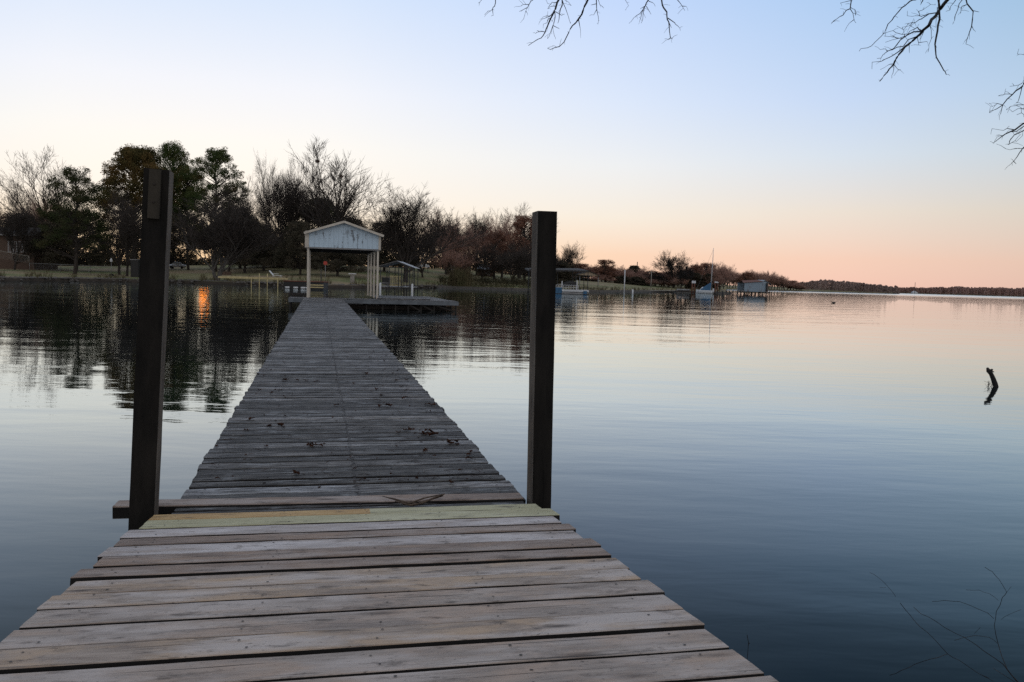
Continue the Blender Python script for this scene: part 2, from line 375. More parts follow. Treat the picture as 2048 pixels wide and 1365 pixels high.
# ------------------------------------------------------------------ terrain
SHORE = [(-9000, 40), (-3500, 62), (-1500, 80), (-600, 98), (0, 113), (230, 138), (440, 143), (670, 139), (760, 150), (888, 183), (1066, 178), (1200, 190), (1350, 250), (1446, 262), (1449, 640), (1595, 690), (1786, 760), (1792, 1130), (2048, 1130), (2600, 1250), (5000, 1500)]
SLOPE = [(-9000, .02), (0, .018), (300, .03), (500, .045), (900, .055), (1066, .03), (1200, .02), (1446, .012), (5000, .008)]
def interp(T, x):
    if x <= T[0][0]: return T[0][1]
    for (a, va), (b, vb) in zip(T, T[1:]):
        if x <= b: return va+(vb-va)*(x-a)/(b-a)
    return T[-1][1]
def pxe(x, y): return 1024+FPX*(x/y)*math.cos(0)  # azimuth expressed as a column of the shoreline table
def prof(p, s):
    sl = interp(SLOPE, p)
    if s <= 0: return -.6+max(s, -3)*.3
    if s < .5: return -.6+s*2.1
    z = .45+sl*min(s, 90)+.012*max(0, min(s, 300)-90)
    return z
def ground_z(x, y):
    p = pxe(x, y); S = interp(SHORE, p)
    s = y-S
    return prof(p, s)+(.12*noise.noise(Vector((x*.07, y*.07, 0))) if s > 3 else 0)
cols = [-9000, -6000, -4500, -3500, -2800, -2200, -1800]+list(range(-1500, 2300, 14))+[1446, 1449, 1786, 1792, 2400, 2600, 3000, 3600, 5000]
cols = sorted(set(cols))
sets = [-4, 0, .3, .5, 2, 5, 9, 14, 20, 28, 38, 50, 65, 80, 90, 120, 160, 220, 300, 450, 800]
mb = MB(); n = len(sets)
for c in cols:
    az = math.atan((c-1024)/FPX); S = interp(SHORE, c)+1.6*noise.noise(Vector((c*.013, 2.2, 0)))+.6*noise.noise(Vector((c*.05, 5.2, 0)))
    for s in sets:
        y = S+s; z = prof(c, s); x = y*math.tan(az)
        if s > 3: z += .12*noise.noise(Vector((x*.07, y*.07, 0)))
        mb.v.append((x, y, z)); mb.t.append(.5)
for i in range(len(cols)-1):
    for j in range(n-1):
        a = i*n+j; mb.f.append((a, a+n, a+n+1, a+1)); mb.m.append(0)
tag(mb.build('far_shore_ground', M['ground'], None, True), 'low grassy lake bank curving round the water', None, None, 'structure')
# bed and water
mb = MB(); mb.box(-9000, 9000, -9000, 9000, -3.0, -1.6)
tag(mb.build('lake_bed', M['ground']), 'muddy lake bed under the water', None, None, 'structure')
mb = MB(); mb.add([(-9000, -9000, 0), (9000, -9000, 0), (9000, 9000, 0), (-9000, 9000, 0)], [(0, 1, 2, 3)])
tag(mb.build('lake_water', M['water']), 'calm dusk lake water with faint ripples', None, None, 'structure')
# near bank behind and under the camera
mb = MB(); nx = 60
rows = [(3.1, -.6), (2.3, -.1), (1.7, .25), (1.0, .5), (0, .62), (-2, .75), (-8, 1.1), (-30, 2.2)]
for i in range(nx+1):
    x = -30+i
    for y, z in rows:
        mb.v.append((x, y+.35*noise.noise(Vector((x*.4, 0, 3))), z+.06*noise.noise(Vector((x*.9, y*.9, 1))))); mb.t.append(.5)
for i in range(nx):
    for j in range(len(rows)-1):
        a = i*len(rows)+j; mb.f.append((a, a+1, a+1+len(rows), a+len(rows))); mb.m.append(0)
tag(mb.build('near_bank', M['ground'], None, True), 'near lake bank under the photographer', None, None, 'structure')

# ------------------------------------------------------------------ planks
def plank(mb, c, ax, ay, az_, Ln, W, T, rnd, seg=14, jit=.002, ch=.006, rag=0.0, warp=0.0, skew=0.0, side=None):
    """ax along, ay across, az_ up"""
    prof_ = [(-W/2+ch, -T/2), (W/2-ch, -T/2), (W/2, -T/2+ch), (W/2, T/2-ch), (W/2-ch, T/2), (W/6, T/2), (-W/6, T/2), (-W/2+ch, T/2), (-W/2, T/2-ch), (-W/2, -T/2+ch)]
    k = len(prof_); sd_ = rnd.random()*100
    vs = []
    for i in range(seg+1):
        u = -Ln/2+Ln*i/seg
        for j, (a, b) in enumerate(prof_):
            q = c+ax*u+ay*(a+jit*noise.noise(Vector((u*2.5+sd_, j*3.1, 0)))*2)+az_*(b+jit*noise.noise(Vector((u*3.1+sd_, j*2.3, 7)))*1.5+warp*noise.noise(Vector((u*.8+sd_, 0, 9)))+skew*a)
            if rag and i in (0, seg): q = q+ax*(rag*noise.noise(Vector((j*4.7+sd_, i, 3))))
            vs.append(q)
    fs = []
    for i in range(seg):
        for j in range(k):
            j2 = (j+1) % k; fs.append((i*k+j, (i+1)*k+j, (i+1)*k+j2, i*k+j2))
    fs.append(tuple(range(k))); fs.append(tuple(seg*k+j for j in range(k-1, -1, -1)))
    b0_ = len(mb.m); mb.add(vs, fs)
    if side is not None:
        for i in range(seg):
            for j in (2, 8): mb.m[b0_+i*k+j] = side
def nailhead(mb, c, ax, ay, r=.004):
    mb.add([c+(ax*math.cos(t*math.pi/3)+ay*math.sin(t*math.pi/3))*r for t in range(6)], [tuple(range(6))])

# old pier: two edges traced on its deck surface
ZN = HC-1.58; ZF = HC-1.42
dirP = PZ(638, 990+0, .5)  # dummy
A = PZ(367, 990, ZN); B = PZ(1035, 985, ZN)
A2 = PZ(607, 597, ZF); B2 = PZ(686, 598.5, ZF)
mid0 = (A+B)/2; mid1 = (A2+B2)/2
hd = (mid1-mid0); PL = hd.length; hd.normalize()
hx = Vector((hd.y, -hd.x, 0)).normalized(); hz = hx.cross(hd)
PSI = math.atan2(-hd.x, hd.y)
wN = abs((B-A).dot(hx)); wF = abs((B2-A2).dot(hx))
PW = (wN+wF)/2
print('pier', mid0, mid1, PL, wN, wF, 'psi', math.degrees(PSI))
rnd = random.Random(4)
base0 = mid0-hd*0.75
pier = empty('old_pier', base0, PSI, 'long weathered grey plank pier running out to the covered platform', 'pier')
toL = lambda p: pier_inv @ Vector(p)
bpy.context.view_layer.update(); pier_inv = pier.matrix_world.inverted()
slope = (ZF-ZN)/PL
LX = Vector((1, 0, 0)); LY = Vector((0, 1, slope)).normalized(); LZ = LX.cross(LY)
mb = MB(); nl = MB(); y = 0.1; pitch = .205
while y < PL+.75+.1:
    W = pitch-rnd.choice([.014, .018, .024, .036, .048])*rnd.uniform(.8, 1.2); tint = rnd.random()
    mb.tint = tint if rnd.random() < .85 else 1.0
    fr = y/PL; wl = wN+(wF-wN)*fr
    xl = -wl/2+rnd.gauss(0, .011); xr = wl/2+rnd.gauss(0, .011)
    c = Vector(((xl+xr)/2, y, -.02+slope*y+rnd.uniform(-.003, .003)))
    rz = rnd.uniform(-.006, .006); ax = (LX+LY*rz).normalized(); ay = LZ.cross(ax)
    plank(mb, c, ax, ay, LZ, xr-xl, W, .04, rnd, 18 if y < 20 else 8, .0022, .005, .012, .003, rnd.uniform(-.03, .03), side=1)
    for xx in (-wl/2+.12, .02, wl/2-.12):
        for q in ((-.05, .05) if xx != .02 else (-.06, -.02, .02, .06)):
            nailhead(nl, Vector((xx+rnd.uniform(-.012, .012), y+q, slope*y+.006)), LX, LY, .009 if xx != .02 else .014)
    y += pitch*rnd.uniform(.97, 1.03)
mb.build('deck', [M['old'], M['grime_shade']], pier)
nl.build('nail_heads', M['nail'], pier)
for xx in (-PW/2+.14, 0, PW/2-.14):
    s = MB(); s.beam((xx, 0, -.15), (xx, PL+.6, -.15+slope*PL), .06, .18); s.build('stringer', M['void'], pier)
yy = 1.2
while yy < PL:
    for xx in (-PW/2+.16, PW/2-.16):
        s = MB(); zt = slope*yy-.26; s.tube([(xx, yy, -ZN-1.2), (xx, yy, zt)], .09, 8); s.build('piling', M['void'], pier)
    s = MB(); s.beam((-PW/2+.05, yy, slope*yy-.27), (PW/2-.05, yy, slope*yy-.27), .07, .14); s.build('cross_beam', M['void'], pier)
    yy += 4.0
# loose cross board lying on the pier
t1 = PZ(232, 1000, ZN+.04); t2 = PZ(1043, 985, ZN+.04)
mb = MB(); d = (t2-t1); dn = d.normalized(); ay = Vector((-dn.y, dn.x, 0))
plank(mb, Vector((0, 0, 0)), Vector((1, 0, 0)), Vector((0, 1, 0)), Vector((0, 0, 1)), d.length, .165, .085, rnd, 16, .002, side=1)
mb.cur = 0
o = mb.build('cross_board', [M['ramp_brown'], M['grime_shade']], None, loc=(t1+t2)/2+Vector((0, 0, -.066)))  # long sides painted dark as shade on the front face
o.rotation_euler = (0, 0, math.atan2(dn.y, dn.x))
tag(o, 'brown board fixed across the pier, its end jutting out past the left post', 'board')

# ------------------------------------------------------------------ new ramp
ZR = ZN+.075
c0 = PZ(308, 1028, ZR); c1 = PZ(1070, 1006, ZR)
rdir = ray(696, 724).normalized()              # downhill direction
rx = (c1-c0); rx.z = 0; rx.normalize()
ry = (rdir-rx*rdir.dot(rx)).normalized(); rz_ = rx.cross(ry)
if rz_.z < 0: rz_ = -rz_
O = (c0+c1)/2; RW = (c1-c0).length
print('ramp', O, RW, ry)
ramp = empty('ramp', O, 0, 'newer sloping boardwalk ramp of tan and grey boards in the foreground', 'ramp')
# board boundaries traced down the middle column
def ramp_hit(px, py):
    d = ray(px, py); cpos = Vector((0, 0, HC)); t = (O-cpos).dot(rz_)/d.dot(rz_); return cpos+d*t
bounds = [1019, 1030, 1046, 1062, 1076.5, 1096, 1116.5, 1138, 1164, 1190, 1223, 1260, 1304, 1353]
sv = [-(ramp_hit(700, b)-O).dot(ry) for b in bounds]
print('ramp s', [round(x, 3) for x in sv])
kinds = ['ramp_gold2', 'ramp_green', 'ramp_pale', 'ramp_brown', 'ramp_pale', 'ramp_brown', 'ramp_brown', 'ramp_tan', 'ramp_tan', 'ramp_grey', 'ramp_grey', 'ramp_tan', 'ramp_grey', 'ramp_grey', 'ramp_tan', 'ramp_grey', 'ramp_grey']
gaps = [.012, .012, .014, .02, .016, .026, .032, .01, .008, .014, .008, .026, .012, .01, .01, .01, .01]
while len(sv) < 18: sv.append(sv[-1]+.235)
# traced plank ends
leftE = [(300, 1030), (345, 1030)]
for i in range(17):
    s0, s1 = sv[i], sv[i+1]; gaps[i] = gaps[i]*1.25+.010; W = (s1-s0)-gaps[i]; sm = (s0+s1)/2-gaps[i]/2
    rr = random.Random(50+i)
    dl, dr = rr.uniform(-.02, .02), rr.uniform(-.02, .02)
    Ln = RW+.02+dl+dr; cx = (dr-dl)/2
    if i >= 8: q_ = .006*(i-7); Ln -= q_; cx -= q_/2
    if i == 0: Ln = RW-.02; cx = 0
    if i == 1: Ln = RW+.03; cx = .03
    mb = MB(); kd = kinds[i]
    mats = M[kd] if kd in M else M['ramp_green']
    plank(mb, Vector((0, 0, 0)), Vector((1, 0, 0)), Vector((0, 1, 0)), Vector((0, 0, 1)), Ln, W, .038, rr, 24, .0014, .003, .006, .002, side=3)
    if i == 0:
        for k, f in enumerate(mb.f):
            cxm = sum(mb.v[q][0] for q in f)/len(f)
            if cxm < 0.1 and mb.m[k] == 0: mb.m[k] = 1
        mats = [M['ramp_green'], M['ramp_gold'], M['nail'], M['grime_shade']]; ni = 2
    else: mats = [mats, M['nail'], M['nail'], M['grime_shade']]; ni = 1
    mb.cur = ni
    for xx in (-RW/2+.13, -.42, .05, .5, RW/2-.13):
        for q in (-.27, .27):
            if rr.random() < .22: continue
            nailhead(mb, Vector((xx+rr.uniform(-.035, .035), q*W+rr.uniform(-.02, .02), .0222)), Vector((1, 0, 0)), Vector((0, 1, 0)), rr.uniform(.0045, .0065))
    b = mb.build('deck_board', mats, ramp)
    pos = -ry*sm-rz_*(.019)+rx*cx+rz_*rr.uniform(-.003, .003)
    R = Matrix((rx, ry, rz_)).transposed().to_4x4(); R.translation = pos; b.matrix_local = R
    if i == 0: b['label'] = 'new treated board, honey gold on its left half and pale green on its right'
    if i == 1: b['label'] = 'new pale green treated board'
for xx in (-RW/2+.15, 0, RW/2-.15):
    s = MB(); a = rx*xx-rz_*.13-ry*(-.0); b = rx*xx-rz_*.13-ry*sv[-1]; s.beam(a, b, .05, .17); s.build('joist', M['void'], ramp)

# ------------------------------------------------------------------ gate posts
def post(pts_top, D, name, label, facew, sidew, side_right, cleat=None):
    pass
def square_post(tl, bl, wd, dep, label, pale_side, top_extra=0):
    """tl/bl: world top and bottom of the front-left edge; local frame faces the camera along the pier"""
    o = empty('gate_post', bl, 0, label, 'post', 'dark posts at the foot of the pier')
    ax = tl-bl; hL = ax.length; ax.normalize()
    fx = Vector((math.cos(PSI), math.sin(PSI), 0)); fx = (fx-ax*fx.dot(ax)).normalized(); fy = ax.cross(fx)
    mb = MB(); seg = 24; ring = [(0, 0), (wd*.5, -.001), (wd, 0), (wd, dep*.5), (wd, dep), (0, dep), (0, dep*.5)]
    k = len(ring); vs = []
    for i in range(seg+1):
        u = hL*i/seg
        for j, (a, b) in enumerate(ring):
            nn = noise.noise(Vector((u*4, j*5, wd*50)))*.0025
            vs.append(ax*u+fx*(a+nn)+fy*(b+noise.noise(Vector((u*3, j*2, 9)))*.0025))
    base = len(mb.v); mb.add(vs, [])
    for i in range(seg):
        for j in range(k):
            j2 = (j+1) % k
            mb.f.append((i*k+j, i*k+j2, (i+1)*k+j2, (i+1)*k+j))
            mb.m.append(1 if (pale_side == 'R' and j in (2, 3)) or (pale_side == 'L' and j in (5, 6)) else 0)
    mb.f.append(tuple(seg*k+j for j in range(k))); mb.m.append(1)
    mb.build('shaft', [M['post'], M['post_side']], o)
    return o, ax, fx, fy, hL
DL = PZ(300, 1040, ZN).y-.02
bl = PD(255, 1100, DL); tl = PD(287.5, 336, DL)
wl_ = (PD(335, 700, DL)-PD(273+0, 700, DL)).length
W1 = (PD(336, 340, DL)-PD(287, 336, DL)).length
# extend the bottom into the lake bed
def extend(tl, bl, z=-.9):
    d = bl-tl; t = (z-tl.z)/d.z; return tl+d*t
lp, ax1, fx1, fy1, h1 = square_post(tl, extend(tl, bl), W1*.98, .16, 'tall dark square post on the left side of the pier, cleat nailed near its top', 'R')
c = MB(); cw = W1*.45
b0 = ax1*(h1-.005)-fy1*.0+fx1*(W1*.24)
c.beam(b0-ax1*.30-fy1*.014+fx1*cw/2, b0-fy1*.014+fx1*cw/2, cw, .025, up=fy1)
c.build('cleat', bark('old_cleat_wood', (.03, .027, .022), (.06, .052, .042)), lp)
for q in (.09, .2):
    s = MB(); s.tube([b0-ax1*q-fy1*.026+fx1*cw/2, b0-ax1*q-fy1*.032+fx1*cw/2], .008, 8); s.build('bolt', M['nail'], lp)
DR = PZ(1090, 1012, ZN).y+.02
bl = PD(1064, 1030, DR); tl = PD(1076, 422, DR); W2 = (PD(1116, 422, DR)-tl).length
rp, ax2, fx2, fy2, h2 = square_post(tl, extend(tl, bl), W2, .16, 'shorter dark square post on the right side of the pier', 'L')

# ------------------------------------------------------------------ covered platform at the pier end
OL = mid1.copy()
plat = empty('boat_platform', OL, PSI, 'low grey plank platform crossing the far end of the old pier', 'platform')
bpy.context.view_layer.update(); PI_ = plat.matrix_world.inverted()
def LP(px, py, z): return PI_ @ PZ(px, py, z)
xr_ = LP(918, 604, ZF).x; xl_ = LP(577, 596, ZF).x; yb = LP(872, 596.5, ZF).y
print('plat', xl_, xr_, yb)
def deckblock(x0, x1, y0, y1, along='y'):
    mb = MB(); q = y0
    while q < y1:
        mb.tint = rnd.random(); plank(mb, Vector(((x0+x1)/2, q+.095, -.02+rnd.uniform(-.002, .002))), Vector((1, 0, 0)), Vector((0, 1, 0)), Vector((0, 0, 1)), x1-x0+rnd.uniform(-.01, .01), .19, .04, rnd, 8, .001, .004, .004, .001)
        q += .2
    return mb
deckblock(xl_, xr_, .0, 2.3).build('deck', M['old'], plat)
deckblock(3.55, xr_-.2, 2.32, 12.5).build('side_deck', M['old'], plat)
fm = mat_simple('grey_fascia_timber', (.13, .145, .16), .8, .3, 2)
s = MB(); s.box(xl_, xr_, -.06, -.012, -.25, -.02); s.build('fascia', fm, plat)
s = MB(); s.box(xr_-.03, xr_+.02, 0, 12.4, -.25, -.03); s.build('fascia', fm, plat)
k = 0
for xx in [xl_+.1, -.2, 1.4, 2.6, 3.6, 4.4, 5.2, 6.0, 6.8, xr_-.12]:
    for yy in (.15, 2.2):
        s = MB(); s.tube([(xx, yy, -ZF-1.2), (xx+rnd.uniform(-.03, .03), yy, -.2)], .055, 8); s.build('piling', M['void'], plat)
for yy in (5, 8, 11.8):
    for xx in (3.7, xr_-.3):
        s = MB(); s.tube([(xx, yy, -ZF-1.2), (xx, yy, -.06)], .055, 8); s.build('piling', M['void'], plat)
s = MB()
for a, b in ((6.0, 6.8), (6.8, xr_-.1), (5.2, 6.0)):
    s.beam((a, .1, -.25), (b, .1, -ZF-.02), .04, .08)
s.build('brace', M['void'], plat)
for yy in (.7, 2.9, 5.2):
    s = MB(); s.box(1.6, xr_-.35, yy, yy+.3, -ZF+.02, -ZF+.26); s.build('lift_beam', M['void'], plat)
# loose plank on the platform
mb = MB(); plank(mb, Vector((0, 0, 0)), Vector((1, 0, 0)), Vector((0, 1, 0)), Vector((0, 0, 1)), 3.4, .26, .07, rnd, 10)
o = mb.build('loose_plank', M['old'], None, loc=plat.matrix_world @ Vector((5.0, 1.0, .055)))
o.rotation_euler = (0, 0, PSI+.05); tag(o, 'dark loose plank lying on the far platform right of the canopy', 'plank')
mb = MB(); mb.tube([(0, 0, 0), (.6, .1, .12), (1.3, .05, .35)], [.02, .015, .008], 5); mb.tube([(.1, 0, 0), (.2, .1, .3), (.1, .1, .5)], [.012, .01, .005], 5)
o = mb.build('fallen_branch', M['twig'], None, loc=plat.matrix_world @ Vector((.3, 2.1, .03))); tag(o, 'small bare branch lying under the white canopy', 'branch')

# canopy
can = empty('boat_canopy', plat.matrix_world @ Vector((0, 0, 0)), PSI, 'open boat shelter with peeling white gable and cream posts on the platform', 'boat shelter')
# front plane a little behind the platform front
yc = 1.6
def onplane(px, py):
    d = ray(px, py); cpos = Vector((0, 0, HC)); p0 = plat.matrix_world @ Vector((0, yc, 0)); nrm = Vector((-math.sin(PSI), math.cos(PSI), 0))
    t = (p0-cpos).dot(nrm)/d.dot(nrm); return PI_ @ (cpos+d*t)
gl = onplane(613, 494); gr = onplane(760, 499); pk = onplane(687.5, 443); el_ = onplane(608, 465); er = onplane(767, 472)
print('canopy', gl, gr, pk, el_, er)
zb = (gl.z+gr.z)/2; ze = (el_.z+er.z)/2; x0, x1 = gl.x, gr.x; xm = (x0+x1)/2; zp = pk.z; CL = 10.6
ex0, ex1 = el_.x, er.x
zw = ze+.12
mb = MB()
mb.add([(x0, 0, zb), (x1, 0, zb), (x1, 0, zw-.02), (xm, 0, zp-.12), (x0, 0, zw-.02), (x0, .04, zb), (x1, .04, zb), (x1, .04, zw-.02), (xm, .04, zp-.12), (x0, .04, zw-.02)],
       [(0, 1, 2, 3, 4), (9, 8, 7, 6, 5), (0, 5, 6, 1), (1, 6, 7, 2), (2, 7, 8, 3), (3, 8, 9, 4), (4, 9, 5, 0)])
g = mb.build('gable', M['gable'], can); g.location = (0, yc, 0)
mb = MB()
mb.add([(x0, 0, zb), (x1, 0, zb), (x1, 0, zw-.02), (xm, 0, zp-.12), (x0, 0, zw-.02), (x0, .04, zb), (x1, .04, zb), (x1, .04, zw-.02), (xm, .04, zp-.12), (x0, .04, zw-.02)],
       [(0, 1, 2, 3, 4), (9, 8, 7, 6, 5), (0, 5, 6, 1), (1, 6, 7, 2), (2, 7, 8, 3), (3, 8, 9, 4), (4, 9, 5, 0)])
g = mb.build('gable', M['gable'], can); g.location = (0, yc+CL, 0)
mb = MB()   # roof sheets
for (xa, za, xb, zb_) in ((ex0, ze, xm, zp), (xm, zp, ex1, ze)):
    mb.add([(xa, yc-.3, za), (xb, yc-.3, zb_), (xb, yc+CL+.3, zb_), (xa, yc+CL+.3, za), (xa, yc-.3, za-.03), (xb, yc-.3, zb_-.03), (xb, yc+CL+.3, zb_-.03), (xa, yc+CL+.3, za-.03)],
           [(0, 1, 2, 3), (7, 6, 5, 4), (0, 4, 5, 1), (1, 5, 6, 2), (2, 6, 7, 3), (3, 7, 4, 0)])
mb.build('roof', M['grey_metal'], can)
for (xa, za, xb, zb_) in ((ex0, ze, xm, zp), (xm, zp, ex1, ze)):
    s = MB(); s.beam((xa, yc-.33, za-.05), (xb, yc-.33, zb_-.05), .05, .14); s.build('rake_board', M['cream'], can)
for xx in (x0, x1):
    s = MB(); s.box(xx-.06, xx+.06, yc+.045, yc+CL-.045, zb-.06, zw); s.build('side_fascia', M['cream'], can)
    s = MB(); s.box(xx-.10, xx+.14 if xx == x0 else xx+.03, yc-.03, yc-.003, zb-.05, zw-.04); s.build('corner_trim', M['cream'], can)
s = MB(); s.box(x0+.15, x1-.04, yc-.03, yc-.003, zb-.09, zb-.01); s.build('header', M['grey_metal'], can)
for xx in (x0+.10, x1-.12):
    for k in range(4):
        yy = yc+.12+k*(CL-.3)/3
        s = MB(); s.box(xx-.06, xx+.06, yy-.06, yy+.06, (.0 if (k == 0 or xx > 0) else -ZF-1.0), zb); s.build('post', M['cream'], can)
mb = MB()
for k in range(11):
    yy = yc+.5+k*.98
    mb.beam((x0+.05, yy, zb+.02), (x1-.05, yy, zb+.02), .05, .12)
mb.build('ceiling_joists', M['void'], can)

# ------------------------------------------------------------------ trees
def bez(a, b, bend, k, rn, wig):
    pts = []
    L_ = (b-a).length; off = Vector((rn.uniform(-1, 1), rn.uniform(-1, 1), rn.uniform(-.4, 1)))*bend*L_
    for i in range(k+1):
        t = i/k; p = a.lerp(b, t)+off*math.sin(t*math.pi)*.5
        if 0 < i < k: p += Vector((rn.uniform(-1, 1), rn.uniform(-1, 1), rn.uniform(-1, 1)))*wig*L_
        pts.append(p)
    return pts
def bare_tree(seed, H=20, trunk=.22, spread=.42, limbs=7, up=.75, dens=1.0, tw=.018, gnarl=.05, lean=(0, 0), multi=1, r0_=.46):
    """returns (wood MB, twig MB)"""
    rn = random.Random(seed); wood = MB(); tws = MB()
    def grow(p, d, ln, r, lvl):
        k = (6, 5, 4, 3, 2, 2)[lvl]; pts = [p]; q = p.copy(); dd = d.copy(); rs = [r]
        for i in range(k):
            wv = Vector((rn.gauss(0, 1), rn.gauss(0, 1), rn.gauss(0, .6)))*(gnarl*(.8+lvl*.45))
            dd = (dd+wv+Vector((0, 0, .06*up*(1 if lvl else .2)))).normalized(); q = q+dd*(ln/k); pts.append(q.copy()); rs.append(r*(1-(i+1)/k*(.5 if lvl < 3 else .7)))
        target = wood if lvl <= 2 else tws
        target.tube(pts, rs, (8, 6, 5, 3, 3, 3)[lvl], cap=False)
        if lvl >= 5: return
        nc = [0, int(8*dens), int(7*dens), int(6*dens), int(5*dens)][lvl] if lvl else limbs
        for c in range(nc):
            t = rn.uniform(.25, 1.0) if lvl else rn.uniform(.45, 1.0)
            if c == 0: t = 1.0
            f = t*k; i = min(int(f), k-1); pp = pts[i].lerp(pts[i+1], f-i)
            base = (pts[i+1]-pts[i]).normalized()
            side = Vector((rn.gauss(0, 1), rn.gauss(0, 1), rn.gauss(0, .5)))
            side = (side-base*side.dot(base)).normalized()
            ang = rn.uniform(.4, .85) if lvl else rn.uniform(.2, 1.0)*spread*2.6
            if c == 0: ang *= .3
            nd = (base*math.cos(ang)+side*math.sin(ang)); nd = (nd+Vector((0, 0, up*(.25 if lvl < 3 else .1)))).normalized()
            ll = ln*(rn.uniform(.42, .68) if lvl else rn.uniform(.8, 1.1)*(1-trunk)/trunk*.62)
            rr_ = max(rs[min(i+1, k)]*rn.uniform(.55, .82), tw*(1.0 if lvl > 2 else 1.6))
            grow(pp, nd, ll, rr_, lvl+1)
    for m_ in range(multi):
        a = rn.uniform(0, 6.28); ld = .22 if multi > 1 else 0
        grow(Vector((0, 0, -.3)), Vector((lean[0]+ld*math.cos(a+m_*2.1), lean[1]+ld*math.sin(a+m_*2.1), 1)).normalized(), H*trunk, r0_*(1 if multi == 1 else .75), 0)
    return wood, tws
def normalize(mbs):
    zmax = max(v[2] for mb_ in mbs for v in mb_.v); xs = [v[0] for mb_ in mbs for v in mb_.v]
    xs.sort(); n_ = len(xs); half = (xs[int(n_*.985)]-xs[int(n_*.015)])/2
    return zmax, half
def clump(mb, c, r, n_, sz, rn, flat=.75):
    for _ in range(n_):
        d = Vector((rn.gauss(0, 1), rn.gauss(0, 1), rn.gauss(0, 1))).normalized()*r*(rn.random()**.4)
        p = c+Vector((d.x, d.y, d.z*flat)); a = Vector((rn.gauss(0, 1), rn.gauss(0, 1), rn.gauss(0, 1))).normalized()*sz*rn.uniform(.5, 1.2)
        b = Vector((rn.gauss(0, 1), rn.gauss(0, 1), rn.gauss(0, 1))).normalized()*sz*rn.uniform(.3, .8)
        i = len(mb.v); mb.v += [tuple(p-a), tuple(p+b), tuple(p+a), tuple(p-b)]; mb.t += [.5]*4; mb.f.append((i, i+1, i+2, i+3)); mb.m.append(0)
def leafy_tree(seed, H=20, kind='pine', half=5.5, trunk_h=.5, n_cl=70, per=110, sz=.17, cr=1.25, flat=.6, holes=True):
    rn = random.Random(seed); wood = MB(); lf = MB()
    top = Vector((rn.uniform(-.6, .6), rn.uniform(-.6, .6), H*.94))
    tp = bez(Vector((0, 0, -.3)), top, .04, 7, rn, .01); wood.tube(tp, [.38-.3*i/7 for i in range(8)], 8, False)
    def at(t):
        f = t*7; i = min(int(f), 6); return tp[i].lerp(tp[i+1], f-i)
    for c in range(n_cl):
        h = rn.random(); hz = trunk_h+(1-trunk_h)*h
        if kind == 'pine': env = half*(1-.62*abs(2*h-.75)**1.6) if h < .9 else half*.55
        elif kind == 'dome': env = half*math.sqrt(max(.05, 1-h**2.0))
        else: env = half*math.sqrt(max(.08, 1-(2*h-1)**2))
        a = rn.uniform(0, 6.283); rr = env*math.sqrt(rn.uniform(.12, 1))
        p = Vector((math.cos(a)*rr, math.sin(a)*rr, H*hz+rn.uniform(-.4, .4)))
        p.z = min(p.z, H-.5)
        s_ = at(max(.15, min(.98, hz-.12*rr/half))); wood.tube(bez(s_, p, .15, 4, rn, .03), [.11, .08, .06, .04, .02], 4, False)
        q = cr*rn.uniform(.55, 1.15)
        clump(lf, p, q, int(per*q/cr), sz, rn, flat)
        for _ in range(2):
            clump(lf, p+Vector((rn.uniform(-1, 1), rn.uniform(-1, 1), rn.uniform(-.3, .5)))*q, q*.5, int(per*.28), sz, rn, flat)
    return wood, lf
PROTO = {}
def make_proto(key, wood, crown, wm, cm):
    z, hf = normalize([wood, crown])
    def me(mb_, nm, mt):
        m_ = bpy.data.meshes.new(nm); m_.from_pydata(mb_.v, [], mb_.f); m_.materials.append(mt); m_.update(); return m_
    PROTO[key] = (me(wood, 'trunk_'+key, wm), me(crown, 'crown_'+key, cm), z, hf)
make_proto('vase', *bare_tree(11, 20, .26, .40, 8, .9, 1.0, .023, .045), M['bark_dark'], M['twig'])
make_proto('round', *bare_tree(23, 20, .2, .55, 9, .55, 1.05, .023, .06), M['bark_dark'], M['twig'])
make_proto('tall', *bare_tree(37, 20, .36, .3, 7, 1.0, .95, .021, .04), M['bark_dark'], M['twig'])
make_proto('sparse', *bare_tree(58, 20, .3, .36, 7, .8, .85, .023, .05), M['bark_dark'], M['twig'])
make_proto('multi', *bare_tree(64, 18, .22, .45, 4, .7, 1.0, .021, .05, multi=3, r0_=.5), M['bark_grey'], M['twig'])
make_proto('gnarl', *bare_tree(77, 14, .25, .6, 9, .35, 1.05, .028, .09, r0_=.45), M['bark_dark'], M['twig_black'])
make_proto('red', *bare_tree(85, 16, .22, .45, 8, .7, 1.05, .02, .06), M['bark_dark'], M['twig_red'])
make_proto('red_b', *bare_tree(96, 16, .26, .38, 7, .9, 1.05, .02, .055), M['bark_dark'], M['twig_red'])
make_proto('pine', *leafy_tree(3, 22, 'dome', 6.6, .42, 140, 260, .13, 1.5, .8), M['bark_dark'], M['pine'])
make_proto('pine_b', *leafy_tree(5, 22, 'dome', 6.6, .45, 105, 270, .13, 1.4, .7), M['bark_dark'], M['pine'])
make_proto('bronze', *leafy_tree(8, 22, 'dome', 7.0, .34, 190, 300, .14, 1.5, .85), M['bark_dark'], M['pine_br'])
make_proto('live_oak', *leafy_tree(12, 14, 'dome', 7.5, .16, 170, 210, .15, 1.45, .9), M['bark_dark'], M['dark_leaf'])
make_proto('cedar', *leafy_tree(15, 12, 'dome', 4.5, .05, 150, 170, .16, 1.2, .95), M['bark_dark'], M['dark_leaf'])
make_proto('open_oak', *leafy_tree(27, 20, 'dome', 6.8, .26, 115, 240, .13, 1.3, .75), M['bark_dark'], M['open_leaf'])
make_proto('green_oak', *leafy_tree(21, 18, 'dome', 7.5, .2, 200, 180, .17, 1.35, .85), M['bark_dark'], M['pine'])
